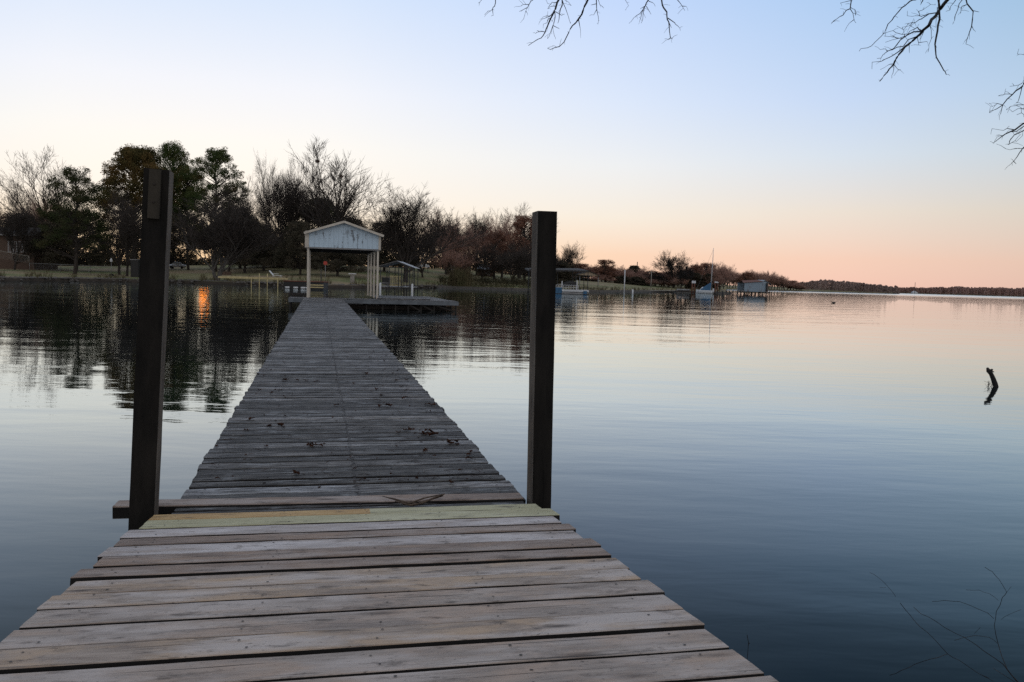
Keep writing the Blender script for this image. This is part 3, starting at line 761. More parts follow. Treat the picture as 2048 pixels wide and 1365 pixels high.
make_proto('russet', *leafy_tree(18, 14, 'oval', 4.6, .2, 110, 110, .16, 1.2, .85), M['bark_dark'], M['brown_leaf'])
for kx in PROTO: print(kx, len(PROTO[kx][0].polygons), len(PROTO[kx][1].polygons), PROTO[kx][2:])
BARE = ('vase', 'round', 'tall', 'sparse', 'multi', 'red', 'red_b')
def tree(key, px, ytop, D, halfpx, name, label, cat='tree', group=None, rz=None, yb=None, rn=random.Random(9)):
    """D = radial distance"""
    x, y = D*(px-1024)/FPX, D
    z = ground_z(x, y)
    if key in BARE and D < 260: ytop -= .07*(545-ytop); halfpx *= 1.16
    top = PD(px, ytop, y).z; H = top-z
    tm, cm, h0, hf = PROTO[key]
    o = empty(name, (x, y, z), rn.uniform(0, 6.28) if rz is None else rz, label, cat, group)
    sz = H/h0; sx = (halfpx/FPX*D)/hf if halfpx else sz
    o.scale = (sx, sx, sz)
    for nm, me in (('trunk', tm), ('crown', cm)):
        c = bpy.data.objects.new(nm, me); COL.objects.link(c); c.parent = o
    return o
T = tree
# left edge to right, front and back
T('round', -60, 350, 150, 60, 'bare_tree', 'bare twiggy tree cut by the left edge of the photo')
T('sparse', 106, 300, 200, 62, 'bare_tree', 'tall sparse bare tree rising behind the leftmost evergreen')
T('round', 28, 372, 165, 52, 'bare_tree', 'low brown twiggy tree over the brick house at far left')
T('red', 75, 400, 185, 45, 'bare_tree', 'rusty brown twiggy tree behind the left house')
T('open_oak', 148, 330, 150, 62, 'evergreen_tree', 'dark green tree with rounded top and thick grey trunk left of the tall post')
T('live_oak', 150, 415, 172, 75, 'evergreen_tree', 'low dark tree filling in behind the leftmost evergreen')
T('live_oak', 60, 425, 182, 60, 'evergreen_tree', 'dark low tree beside the house at far left')
T('bronze', 272, 287, 190, 68, 'evergreen_tree', 'tall bronze topped evergreen directly behind the left post')
T('pine', 343, 278, 205, 40, 'pine_tree', 'tallest pine, rising just right of the left post')
T('pine_b', 430, 291, 185, 52, 'pine_tree', 'wide open crowned pine right of the left post')
T('pine', 375, 330, 195, 42, 'pine_tree', 'shorter pine between the two tall pines')
T('vase', 252, 375, 152, 48, 'bare_tree', 'slim grey bare tree just left of the left post')
T('sparse', 236, 420, 158, 35, 'bare_tree', 'small bare tree with forked trunk beside the dark cabinet')
T('live_oak', 330, 415, 196, 55, 'evergreen_tree', 'dark shaded oak behind the left post')
T('live_oak', 478, 415, 205, 55, 'evergreen_tree', 'dark shaded oak below the wide pine')
T('round', 455, 345, 178, 62, 'bare_tree', 'bare brown tree behind the leaning waterside tree')
T('multi', 432, 375, 146, 80, 'bare_tree', 'leaning grey multi trunk bare tree at the waterline', rz=.6)
T('round', 545, 308, 215, 52, 'bare_tree', 'tall bare tree with dense twigs left of the boat shelter')
T('tall', 585, 318, 200, 38, 'bare_tree', 'slender tall bare tree right behind the dense twiggy one')
T('sparse', 668, 287, 190, 80, 'bare_tree', 'tallest bare tree spreading above the boat shelter')
T('tall', 628, 355, 200, 30, 'bare_tree', 'thin bare tree left of the tallest bare tree')
T('live_oak', 487, 425, 178, 48, 'evergreen_tree', 'small dark oak on the lawn nearest the leaning tree', rz=1)
T('live_oak', 525, 445, 192, 45, 'evergreen_tree', 'small dark oak on the lawn, middle of the three')
T('live_oak', 598, 440, 172, 42, 'evergreen_tree', 'small dark oak on the lawn beside the boat shelter', rz=3)
T('cedar', 560, 480, 215, 55, 'evergreen_tree', 'dark bushy cedar at the back of the lawn')
T('green_oak', 640, 395, 215, 60, 'evergreen_tree', 'green crowned tree showing above the shelter roof')
T('live_oak', 700, 432, 200, 50, 'evergreen_tree', 'dark oak behind the white gable')
T('live_oak', 672, 470, 168, 50, 'evergreen_tree', 'dark oak on the lawn seen under the shelter roof')
T('live_oak', 765, 438, 210, 50, 'evergreen_tree', 'dark rounded evergreen right of the boat shelter')
T('vase', 808, 374, 175, 96, 'bare_tree', 'fan shaped bare tree standing right of the boat shelter')
T('round', 842, 448, 205, 45, 'bare_tree', 'smaller bare tree behind the fan shaped bare tree')
T('red_b', 890, 420, 235, 40, 'bare_tree', 'reddish bare tree left of the tan lake house')
T('vase', 950, 418, 240, 45, 'bare_tree', 'tall forked bare tree behind the low grey roof')
T('red', 925, 450, 225, 40, 'bare_tree', 'reddish twiggy tree above the tan lake house')
T('sparse', 1035, 408, 245, 48, 'bare_tree', 'high bare tree just left of the right post')
T('red', 1000, 430, 238, 40, 'bare_tree', 'reddish twiggy tree between the two russet oaks')
T('russet', 985, 460, 225, 27, 'russet_oak', 'smaller russet leaved oak left of the right post')
T('russet', 1045, 426, 220, 36, 'russet_oak', 'larger russet leaved oak partly behind the right post')
T('red', 900, 498, 212, 36, 'bare_tree', 'low rusty twiggy tree left of the reeds')
T('round', 960, 480, 215, 42, 'bare_tree', 'low dark twiggy tree above the low grey roof')
T('round', 1020, 478, 205, 48, 'bare_tree', 'dense dark bare tree on the bank left of the right post')
T('round', 1075, 478, 210, 45, 'bare_tree', 'dense dark bare tree behind the right post')
T('round', 1068, 440, 222, 40, 'bare_tree', 'bare tree hidden mostly by the right post')
T('vase', 1132, 482, 230, 28, 'bare_tree', 'small drooping bare tree just right of the right post')
T('cedar', 1108, 520, 215, 35, 'evergreen_tree', 'dark cedar behind the flat roofed boat dock')
T('gnarl', 1343, 497, 290, 40, 'bare_oak', 'gnarled wide bare oak standing over the far bank')
T('russet', 1206, 518, 300, 22, 'russet_oak', 'round topped russet tree beyond the tan gable')
T('cedar', 1262, 530, 310, 20, 'evergreen_tree', 'dark round tree right of the white pole')
# far tree line
rn = random.Random(31)
tops = [(1120, 528), (1160, 530), (1200, 528), (1240, 533), (1290, 535), (1340, 538), (1400, 522), (1436, 524), (1450, 534), (1480, 542), (1526, 541), (1550, 548), (1575, 560), (1598, 572)]
x = 1118
while x < 1447:
    yt = interp(tops, x)+rn.uniform(-7, 8)
    T(rn.choice(['red', 'red_b', 'round', 'red', 'red_b', 'russet']), x, yt, rn.uniform(290, 345), rn.uniform(17, 26), 'far_tree', 'reddish brown tree in the winter tree line across the cove', 'tree', 'tree line across the cove', rn=rn)
    x += rn.uniform(7, 10)
x = 1120
while x < 1447:
    T(rn.choice(['cedar', 'red_b', 'red']), x, interp(tops, x)+22+rn.uniform(-5, 5), rn.uniform(286, 300), rn.uniform(14, 20), 'far_bush', 'low dark scrub tree at the foot of the tree line across the cove', 'tree', 'scrub under the tree line across the cove', rn=rn)
    x += rn.uniform(11, 15)
x = 1440
while x < 1600:
    yt = interp(tops, x)+rn.uniform(-5, 5)
    T(rn.choice(['red', 'red_b', 'red_b', 'russet', 'red']), x, yt, rn.uniform(700, 730), rn.uniform(11, 17), 'point_tree', 'reddish brown tree on the wooded point behind the metal boathouse', 'tree', 'trees on the wooded point', rn=rn)
    x += rn.uniform(4.5, 6.5)
# distant woods: one mass each
def woods(name, label, px0, px1, D, hfun, mat, dens, szf):
    rn = random.Random(int(px0)); mb = MB()
    x = px0
    while x < px1:
        H = hfun(x)*rn.uniform(.84, 1.07)*(1+.14*noise.noise(Vector((x*.03, 3, 0)))); Dd = D+rn.uniform(4, 60); c = Vector((Dd*(x-1024)/FPX, Dd, 0)); g = ground_z(c.x, c.y)
        for kq in range(5):
            hz_ = g+H*(.15+.17*kq)
            clump(mb, Vector((c.x, c.y, hz_)), H*.22*(1.3-.2*kq), dens, szf, rn, .8)
        mb.tube([(c.x, c.y, g), (c.x, c.y, g+H*.8)], [szf*.35, szf*.1], 3, False)
        x += FPX*H*.13/D*rn.uniform(.5, 1.1)
    o = mb.build(name, mat); tag(o, label, 'woods', None, 'stuff')
woods('distant_woods', 'low mauve wooded spit reaching right beyond the metal boathouse', 1592, 1792, 775, lambda x: interp([(1592, 7), (1640, 11), (1700, 9.5), (1760, 8), (1792, 5)], x), foliage('distant_brown_woods', (.38, .29, .26), (.45, .34, .30), (.34, .27, .24), .5), 44, .75)  # woods colour lightened to stand in for haze over the water
woods('horizon_woods', 'thin line of woods along the far horizon at right', 1784, 2300, 1145, lambda x: interp([(1784, 7), (1850, 9), (1890, 11), (1960, 11.5), (2048, 12.5), (2300, 13)], x), foliage('horizon_russet_woods', (.48, .33, .29), (.55, .37, .32), (.42, .30, .27), .5), 40, 1.15)  # haze painted into these paler horizon colours, no air volume built

# undergrowth at the cove shore
rn = random.Random(77)
mb = MB()
for _ in range(330):
    px = rn.uniform(876, 1110); az = math.atan((px-1024)/FPX); D = interp(SHORE, px)+rn.uniform(2.5, 14)
    c = Vector((D*math.tan(az), D, 0)); c.z = ground_z(c.x, c.y)+rn.uniform(.2, 1.6)
    clump(mb, c, rn.uniform(.6, 1.3), 40, .14, rn)
tag(mb.build('undergrowth', foliage('scrub', (.03, .03, .02), (.055, .05, .03), (.09, .075, .045))), 'dark tangled undergrowth along the cove bank', 'undergrowth', None, 'stuff')
mb = MB()
for _ in range(420):
    px = rn.gauss(918, 13); az = math.atan((px-1024)/FPX); D = interp(SHORE, px)+rn.uniform(1.0, 4)
    c = Vector((D*math.tan(az), D, .4)); h = rn.uniform(2.2, 4.6); b = rn.uniform(-.9, 1.5)
    mb.tube([c, c+Vector((b*.3, 0, h*.6)), c+Vector((b, 0, h))], [.05, .035, .012], 3, False)
tag(mb.build('reeds', M['reed']), 'tall pale dry reeds on the cove bank', 'reeds', None, 'stuff')

# dark woods closing the view behind the lawn
def back_woods(name, label, px0, px1, Df, topf, mat, dens, sz, seed):
    rn = random.Random(seed); mb = MB(); x = px0
    while x < px1:
        D = Df(x)+rn.uniform(0, 22); c = Vector((D*(x-1024)/FPX, D, 0)); g = ground_z(c.x, c.y)
        H = PD(x, topf(x)+rn.uniform(-10, 16), D).z-g
        nk = max(3, int(H/1.6))
        for kq in list(range(nk))+[0, 1, 0]:
            if 381 < x < 426 and 5.6 < g+H*(kq+.5)/nk < 9.0: continue
            clump(mb, Vector((c.x+rn.uniform(-1.5, 1.5), c.y+rn.uniform(-3, 3), g+H*(kq+.5)/nk)), 1.7, dens, sz, rn, .8)
        if 380 < x < 432 and Df(x) < 250:
            for zz in (9.8, 10.6, 11.4, 12.2, 13.0, 13.8, 14.6): clump(mb, Vector((c.x, c.y, zz)), 1.5, dens*3, sz, rn, .8)
        x += FPX*1.9/D*rn.uniform(.7, 1.3)
    tag(mb.build(name, mat), label, 'woods', None, 'stuff')
back_woods('thicket', 'dark thicket closing the view behind the far lawn', -120, 900, lambda x: interp([(-120, 222), (200, 225), (600, 245), (900, 260)], x),
           lambda x: interp([(-120, 440), (60, 432), (150, 430), (215, 470), (270, 450), (470, 455), (540, 470), (575, 490), (700, 478), (800, 470), (900, 490)], x), M['dark_leaf'], 105, .36, 5)
back_woods('thicket', 'dark thicket closing the view behind the lake houses', 890, 1125, lambda x: 285, lambda x: interp([(890, 495), (1000, 498), (1125, 520)], x), foliage('brown_scrub', (.05, .038, .03), (.085, .06, .045), (.11, .075, .055), .1), 80, .36, 6)

# ------------------------------------------------------------------ things on the far shore
def at(px, D, dz=0): 
    x = D*(px-1024)/FPX; return Vector((x, D, ground_z(x, D)+dz))
def zpx(px, py, D): return PD(px, py, D).z
def xpx(px, py, D): return PD(px, py, D).x
def box_(name, mat, parent, x0, x1, y0, y1, z0, z1):
    s = MB(); s.box(x0, x1, y0, y1, z0, z1); return s.build(name, mat, parent)
def beam_(name, mat, parent, a, b, w_, h_):
    s = MB(); s.beam(a, b, w_, h_); return s.build(name, mat, parent)
def tube_(name, mat, parent, pts, r, n=6):
    s = MB(); s.tube(pts, r, n); return s.build(name, mat, parent, True)
def gable_house(name, label, px0, px1, D, yeave, yridge, depth, wallm, roofm, wins, cat='house', name_roof='roof', side=True):
    xa, xb = xpx(px0, yeave, D), xpx(px1, yeave, D); xc = (xa+xb)/2; g = ground_z(xc, D)-.2
    o = empty(name, (xc, D, g), 0, label, cat); W = (xb-xa)/2; ze = zpx((px0+px1)/2, yeave, D)-g; zr = zpx((px0+px1)/2, yridge, D)-g
    box_('wall', wallm, o, -W+.5, W-.5, 0, depth, -.4, ze)
    s = MB(); d2 = depth/2
    for y0, y1, za, zb_ in ((-.7, d2, ze-.1, zr), (d2, depth+.7, zr, ze-.1)):
        s.add([(-W, y0, za), (W, y0, za), (W, y1, zb_), (-W, y1, zb_), (-W, y0, za-.15), (W, y0, za-.15), (W, y1, zb_-.15), (-W, y1, zb_-.15)], [(0, 1, 2, 3), (7, 6, 5, 4), (0, 4, 5, 1), (1, 5, 6, 2), (2, 6, 7, 3), (3, 7, 4, 0)])
    s.build(name_roof, roofm, o)
    box_('fascia', M['cream'] if wallm == M['tan'] else M['grey_metal'], o, -W, W, -.78, -.71, ze-.35, ze-.12)
    for (a, b, ya, yb_) in wins:
        w0, w1 = xpx(a, ya, D)-xc, xpx(b, ya, D)-xc; z1, z0 = zpx(a, ya, D)-g, zpx(a, yb_, D)-g
        f = MB(); fw = .09
        f.box(w0, w1, -.06, -.003, z1-fw, z1); f.box(w0, w1, -.06, -.003, z0, z0+fw)
        f.box(w0, w0+fw, -.06, -.003, z0+fw, z1-fw); f.box(w1-fw, w1, -.06, -.003, z0+fw, z1-fw)
        if w1-w0 > 1.6: f.box((w0+w1)/2-fw/2, (w0+w1)/2+fw/2, -.06, -.003, z0+fw, z1-fw)
        wf = f.build('window', M['white'], o); box_('pane', M['glass'], wf, w0+fw, w1-fw, -.035, -.004, z0+fw, z1-fw)
    return o
gable_house('brick_house', 'dark brick house at far left with a row of tall white framed windows', -60, 72, 172, 468, 452, 9, M['brick'], M['roof_dark'], [(16, 25, 483, 505), (26, 34, 483, 505), (35, 45, 483, 505), (46, 54, 483, 505)])
gable_house('lake_house', 'tan lake house with dark roof behind the dry reeds', 893, 942, 236, 523, 511, 8, M['tan'], M['roof_dark'], [(903, 907, 527, 540), (916, 921, 527, 540)])
gable_house('grey_house', 'low house with pale grey roof hidden in trees left of the right post', 950, 992, 242, 538, 529, 8, M['brick'], M['grey_metal'], [(972, 980, 543, 550)])
# white roofed trailer shelter
D = 232; o = empty('carport', at(840, D), 0, 'low white roofed carport on the lawn behind the small dark boathouse', 'carport')
g = o.location; x0 = xpx(822, 528, D)-g.x; x1 = xpx(857, 530, D)-g.x; z1 = zpx(840, 526, D)-g.z; z0 = zpx(840, 533, D)-g.z
s = MB(); k = 8
pts = [(x0+(x1-x0)*i/k, z0+(z1-z0)*math.sin(math.pi*(i/k)**.9)**.6 if 0 < i < k else z0) for i in range(k+1)]
s.add([(p[0], y, p[1]) for y in (0, 4) for p in pts]+[(p[0], y, p[1]-.08) for y in (0, 4) for p in pts], [(i, i+1, i+1+k+1, i+k+1) for i in range(k)]+[(2*k+2+i+k+1, 2*k+2+i+1+k+1, 2*k+2+i+1, 2*k+2+i) for i in range(k)]+[(i+2*k+2, i+1+2*k+2, i+1, i) for i in range(k)])
s.box(x0, x1, -.05, -.003, z0-.3, z0+.5); s.build('roof', M['white'], o)
for i in range(7): tube_('post', M['black'], o, [(x0+.2+(x1-x0-.4)*i/6, .1, -.3), (x0+.2+(x1-x0-.4)*i/6, .1, z0)], .06)

# chain link fence at far left
def fence(label, pts, hgt, step, mat, rail=.03):
    p0 = Vector(pts[0]); o = empty('chain_link_fence', p0, 0, label, 'fence')
    top = MB(); wire = MB(); 
    for a, b in zip(pts, pts[1:]):
        a = Vector(a)-p0; b = Vector(b)-p0; n_ = max(1, int((b-a).length/step))
        top.tube([a+Vector((0, 0, hgt)), b+Vector((0, 0, hgt))], rail, 5)
        for i in range(n_+1):
            p = a.lerp(b, i/n_); tube_('post', mat, o, [p-Vector((0, 0, .3)), p+Vector((0, 0, hgt+.06))], .035, 5)
        nw = int((b-a).length/.22)
        for i in range(nw):
            q0, q1 = a.lerp(b, i/nw), a.lerp(b, min(1, (i+5)/nw))
            wire.tube([q0+Vector((0, 0, .05)), q1+Vector((0, 0, hgt))], .006, 3, False); wire.tube([q0+Vector((0, 0, hgt)), q1+Vector((0, 0, .05))], .006, 3, False)
    top.build('top_rail', mat, o); wire.build('mesh', mat, o)
P_ = [at(px, 158) for px in (58, 120, 180, 240, 268)]
fence('long chain link fence crossing the lawn at far left', P_, 1.5, 3.6, M['grey_metal'])
P_ = [PD(-12, 500, 150)-Vector((0, 0, 1.4)), PD(25, 507, 153)-Vector((0, 0, 1.4)), PD(58, 513, 157)-Vector((0, 0, 1.4))]
fence('sloping chain link fence with pale top rail below the brick house', P_, 1.4, 3.0, M['stone'], .06)
# cabinet
D = 150; p = at(267, D); o = empty('shed_cabinet', p, 0, 'dark upright cabinet on the lawn just left of the tall left post', 'cabinet')
wq = 7.5/FPX*D; hq = zpx(267, 519, D)-p.z
s = MB(); s.box(-wq, wq, 0, 1.2, -.2, hq-.12); s.build('body', M['black'], o); box_('lid', M['grey_metal'], o, -wq-.1, wq+.1, -.1, 1.3, hq-.117, hq)
# lamp like white birdhouse on pole
D = 150; p = at(221, D); o = empty('bird_feeder', p, 0, 'small white topped bird feeder on a thin pole left of the left post', 'bird feeder')
hq = zpx(221, 520, D)-p.z
tube_('pole', M['grey_metal'], o, [(0, 0, -.2), (0, 0, hq-.3)], .05); s = MB(); s.tube([(0, 0, hq-.35), (0, 0, hq-.05), (0, 0, hq+.35)], [.22, .26, .02], 6); s.build('roof', M['white'], o)
s = MB(); s.box(-.35, .35, -.3, .3, -.1, .28); s.box(-.25, .25, -.2, .2, .283, .4); s.build('base', M['black'], o)
# landscape boulder, fire pit, bench on the lawn
D = 152
for (px, hh, nm, lb, mt) in ((449, 5, 'fire_pit', 'low dark brick fire pit on the lawn right of the leaning tree', M['brick']), ):
    p = at(px, 170); s = MB()
    for k in range(12):
        a = k/12*6.283; s.box(-.26, .26, -.12, .12, -.1, .7, Matrix.Rotation(a, 4, 'Z') @ Matrix.Translation((0, 1.0, 0)))
    o = s.build(nm, mt, None, loc=p); tag(o, lb, 'fire pit')
# pale bench seen between trees
D = 205; p = at(352, D); o = empty('parked_car', p, 0, 'pale car parked in the dark behind the left post', 'car')
s = MB(); s.tube([(-2.1, 0, .55), (-1.9, 0, .65), (-.9, 0, .75), (1.0, 0, .75), (2.0, 0, .62), (2.15, 0, .5)], [.25, .38, .42, .42, .38, .25], 8); s.tube([(-1.2, 0, 1.05), (-.6, 0, 1.35), (.6, 0, 1.35), (1.3, 0, 1.0)], [.2, .36, .36, .2], 8)
s.build('body', M['white'], o, True)
for a in (-1.3, 1.35):
    s = MB(); s.tube([(a, -.42, .33), (a, -.3, .33)], .33, 12); s.build('wheel', M['black'], o)

# yellow plank dock, left of the platform
D = 120
def wpt(px, py): return PD(px, py, D)
o = empty('shore_dock', (xpx(500, 560, D), D, 0), 0, 'low yellow plank dock with thin posts under the far lawn', 'dock'); g = o.location
xa, xb = xpx(436, 558, D)-g.x, xpx(560, 558, D)-g.x; zt = zpx(540, 555.5, D); zt2 = zt-.28
s = MB(); s.box(xa, xb, 0, 4.5, zt2, zt); s.build('deck', M['yellow_wood'], o)
for px in (503, 519, 535, 556):
    xx = xpx(px, 560, D)-g.x; tube_('post', M['yellow_wood'], o, [(xx, -.08, -1.4), (xx, -.08, zt+(.55 if px in (519, 535) else 0))], .06)
# white lounge chair
p = Vector((xpx(547, 552, D)-.6, D+1.6, zt)); o = empty('deck_chair', p, 0, 'white reclining deck chair on the yellow plank dock', 'chair')
s = MB(); s.box(.1, 1.3, -.3, .3, .30, .36); s.build('seat', M['white'], o); beam_('backrest', M['white'], o, (.1, 0, .34), (-.45, 0, 1.0), .6, .06)
for a in (.15, 1.2):
    for b in (-.27, .27): tube_('leg', M['white'], o, [(a, b, 0), (a, b, .31)], .03)
for b in (-.3, .3): beam_('arm', M['white'], o, (-.2, b, .6), (.8, b, .56), .05, .05)
# low dark dock with pale floats
o = empty('floating_dock', (xpx(590, 565, D), D+1, 0), 0, 'low dark floating dock with red brown deck and white floats', 'dock'); g = o.location
xa, xb = xpx(562, 563, D)-g.x, xpx(645, 563, D)-g.x; zt = zpx(590, 562, D)
s = MB(); s.box(xa, xb, 0, 3.2, zt-.12, zt); s.build('deck', M['rust'], o); box_('frame', M['black'], o, xa+.1, xb-.1, .1, 3.1, -.35, zt-.123)
for px in (571, 588, 603, 613):
    xx = xpx(px, 570, D)-g.x; s = MB(); s.tube([(xx-.35, -.06, .14), (xx-.3, -.06, .14), (xx+.3, -.06, .14), (xx+.35, -.06, .14)], [.05, .14, .14, .05], 8); s.build('float', M['white'], o, True)
# yellow boards under canopy, signs
D = 112; o = empty('fishing_stage', (xpx(632, 572, D), D, 0), 0, 'two pale boards on stakes at the waterline behind the boat shelter', 'stage'); g = o.location
for py in (570.5, 575): zz = zpx(632, py, D); box_('board', M['yellow_wood'], o, -.95, .95, 0, .3, zz-.08, zz+.06)
for xx in (-.8, .8): tube_('stake', M['black'], o, [(xx, .4, -1.2), (xx, .4, zpx(632, 566, D))], .05)
D = 132; p = at(648, D+10); D = p.y; o = empty('warning_sign', p, 0, 'small red sign on a thin pole seen through the boat shelter', 'sign')
hq = zpx(648, 523, D)-p.z; tube_('pole', M['grey_metal'], o, [(0, 0, -.3), (0, 0, hq)], .04); s = MB()
s.add([(math.cos(a*math.pi/4+.39)*.36, -.06, hq-.3+math.sin(a*math.pi/4+.39)*.36) for a in range(8)]+[(math.cos(a*math.pi/4+.39)*.36, -.045, hq-.3+math.sin(a*math.pi/4+.39)*.36) for a in range(8)], [tuple(range(8)), tuple(range(15, 7, -1))]+[(i, i+8, (i+1) % 8+8, (i+1) % 8) for i in range(8)])
s.build('panel', M['red'], o)
D = 116; tube = tube_('mooring_pole', M['black'], None, [(0, 0, -1.4), (0, 0, zpx(642, 538, D))], .06); tube.location = (xpx(642, 560, D), D, 0); tag(tube, 'tall thin dark mooring pole seen inside the boat shelter', 'pole')
p = at(702, 150); D = 150; o = empty('well_cover', p, 0, 'squat pale pillar with flat lid on the lawn seen through the boat shelter', 'pillar'); hq = zpx(702, 547, D)-p.z
s = MB(); s.tube([(0, 0, -.3), (0, 0, hq-.16)], [.42, .38], 8); s.build('shaft', M['stone'], o); box_('lid', M['white'], o, -.62, .62, -.5, .5, hq-.157, hq)
# bird nests in the tallest tree
for i, (px, py) in enumerate(((657, 307), (685, 311))):
    tt = next(q for q in bpy.data.objects if q.get('label') == 'tallest bare tree spreading above the boat shelter')
    bpy.context.view_layer.update(); best = None; cr_ = [q for q in tt.children if q.name.startswith('trunk')][0]
    tgt = ray(px, py).normalized(); mw = tt.matrix_world
    for vi in range(0, len(cr_.data.vertices), 7):
        wv_ = mw @ cr_.data.vertices[vi].co; dd = (wv_-Vector((0, 0, HC))); c_ = dd.normalized().dot(tgt)
        if best is None or c_ > best[0]: best = (c_, wv_)
    p = best[1]; s = MB(); rn = random.Random(i)
    for _ in range(160):
        d = Vector((rn.gauss(0, 1), rn.gauss(0, 1), rn.gauss(0, .6))).normalized()*.32; e = Vector((rn.gauss(0, 1), rn.gauss(0, 1), rn.gauss(0, .5))).normalized()*.3
        s.tube([d-e, d+e], .015, 3, False)
    tag(s.build('squirrel_nest', M['brown_leaf'], None, loc=p), ['dark ball of twigs high in the tallest bare tree, left of two', 'dark ball of twigs high in the tallest bare tree, right of two'][i], 'nest')

# small dark boathouse in the water right of the shelter
D = 92; o = empty('small_boathouse', (xpx(793, 580, D), D, 0), 0, 'small dark open boathouse with low gable roof in the water', 'boathouse'); g = o.location
X_ = lambda px: xpx(px, 560, D)-g.x
Z_ = lambda py: zpx(793, py, D)
for (pa, ya, pb, yb_) in ((757, 533, 793, 522), (793, 522, 829, 535)):
    s = MB(); s.add([(X_(pa), y, Z_(ya)+q) for q in (0, -.06) for y in (0, 5.2)]+[(X_(pb), y, Z_(yb_)+q) for q in (0, -.06) for y in (0, 5.2)], [(0, 1, 5, 4), (2, 6, 7, 3), (0, 4, 6, 2), (1, 3, 7, 5), (0, 2, 3, 1), (4, 5, 7, 6)]); s.build('roof_panel', M['grey_metal'], o)
    beam_('rafter', M['black'], o, (X_(pa), -.05, Z_(ya)-.1), (X_(pb), -.05, Z_(yb_)-.1), .06, .12)
beam_('tie_beam', M['black'], o, (X_(760), -.02, Z_(535)), (X_(826), -.02, Z_(536)), .06, .10)
for px in (761, 778, 797, 803, 819, 826):
    for yy in (0, 4.6): tube_('post', M['black'], o, [(X_(px), yy, -1.2), (X_(px), yy, Z_(534))], .045)
for py in (567, 574): box_('walkway', M['grey_metal'], o, X_(760), X_(826) if py == 574 else X_(800), .2, 4.4 if py == 574 else .5, Z_(py)-.05, Z_(py)+.03)
s = MB()
for i in range(8): s.box(X_(778)+i*.19, X_(778)+i*.19+.035, .05, .085, Z_(572), Z_(553))
s.box(X_(777), X_(802), .03, .105, Z_(553)-.03, Z_(553)+.03); s.box(X_(777), X_(802), .03, .105, Z_(571)-.03, Z_(571)+.03); s.build('gate', M['yellow_wood'], o)
box_('storage_box', M['black'], o, X_(763), X_(777), .3, 1.4, Z_(570), Z_(556))
s = MB(); s.beam((X_(819), 0, Z_(588)), (X_(826), 0, Z_(538)), .03, .04); s.beam((X_(826), 0, Z_(588)), (X_(819), 0, Z_(538)), .03, .04); s.build('cross_brace', M['black'], o)
for px, y0 in ((760.5, 566), (824.5, 568)):
    D = 80; q = tube_('mooring_post', M['white'], None, [(0, 0, -1.3), (0, 0, zpx(px, y0, D)-.06), (0, 0, zpx(px, y0, D))], [.09, .09, .05], 10); q.location = (xpx(px, 580, D), D, 0)
    tag(q, 'white mooring post beside the %s corner of the small dark boathouse' % ('left' if px < 800 else 'right'), 'post')
# seawall along the cove
o = empty('seawall', PZ(980, 578), 0, 'long low timber seawall along the foot of the cove bank', 'wall'); g = o.location
s = MB(); pts = []
for px in range(872, 1470, 12):
    y = interp(SHORE, px)-1.5 if px < 1446 else 262; pts.append(Vector((y*(px-1024)/FPX, y, 0)))
for a, b in zip(pts, pts[1:]):
    if (b-a).length < 40: s.beam(a-g+Vector((0, 0, .05)), b-g+Vector((0, 0, .05)), .25, .9)
s.build('planking', M['bark_grey'], o)

# flat roofed boat dock behind the right post
D = 146; o = empty('boat_dock', (xpx(1120, 588, D), D, 0), 0, 'flat dark roofed boat dock on thin posts behind the right post', 'boat dock'); g = o.location
def XX(px, d=D): return xpx(px, 560, d)-g.x
z0, z1 = zpx(1060, 541.5, D), zpx(1177, 542, D)
s = MB(); s.add([(XX(1057), 0, z0+.05), (XX(1178), 0, z1), (XX(1166), 9, z1+.55), (XX(1050), 9, z0+.55), (XX(1057), 0, z0-.15), (XX(1178), 0, z1-.18), (XX(1166), 9, z1+.3), (XX(1050), 9, z0+.3)], [(0, 1, 2, 3), (7, 6, 5, 4), (0, 4, 5, 1), (1, 5, 6, 2), (2, 6, 7, 3), (3, 7, 4, 0)]); s.build('roof', M['roof_dark'], o)
box_('fascia', M['roof_dark'], o, XX(1058), XX(1177), -.08, -.01, z1-.22, z1+.02)
for px in (1058, 1090, 1115, 1152, 1176):
    for yy in (.3, 8.4): tube_('post', M['black'], o, [(XX(px), yy, -1.4), (XX(px), yy, z1-.1+(.4 if yy > 1 else 0))], .06)
box_('walkway', M['bark_grey'], o, XX(1052), XX(1116), 6.5, 8.2, .35, .5)
# pontoon boat
o = empty('pontoon_boat', (xpx(1146, 588, D), D-1.2, 0), 0, 'white and blue pontoon boat with covered seats moored under the flat roofed dock', 'pontoon boat'); g2 = o.location; D2 = D-1.2
X2 = lambda px: xpx(px, 575, D2)-g2.x
Z2 = lambda py: zpx(1146, py, D2)
for yy in (.3, 2.0):
    s = MB(); s.tube([(X2(1108), yy, .14), (X2(1112), yy, .14), (X2(1172), yy, .14), (X2(1178), yy, .2)], [.1, .28, .28, .05], 10); s.build('pontoon', M['grey_metal'], o, True)
box_('deck', M['hull'], o, X2(1110), X2(1178), 0, 2.4, Z2(584), Z2(580))
box_('blue_skirt', M['blue'], o, X2(1108), X2(1124), -.06, -.003, Z2(588), Z2(576))
box_('ladder_box', M['blue'], o, X2(1167), X2(1174), -.10, -.003, Z2(588), Z2(582))
s = MB()
for px in range(1112, 1158, 5): s.beam((X2(px), 0, Z2(580)), (X2(px), 0, Z2(571)), .05, .05)
for py in (571, 575.5): s.beam((X2(1112), 0, Z2(py)), (X2(1156), 0, Z2(py)), .05, .06)
s.build('railing', M['white'], o)
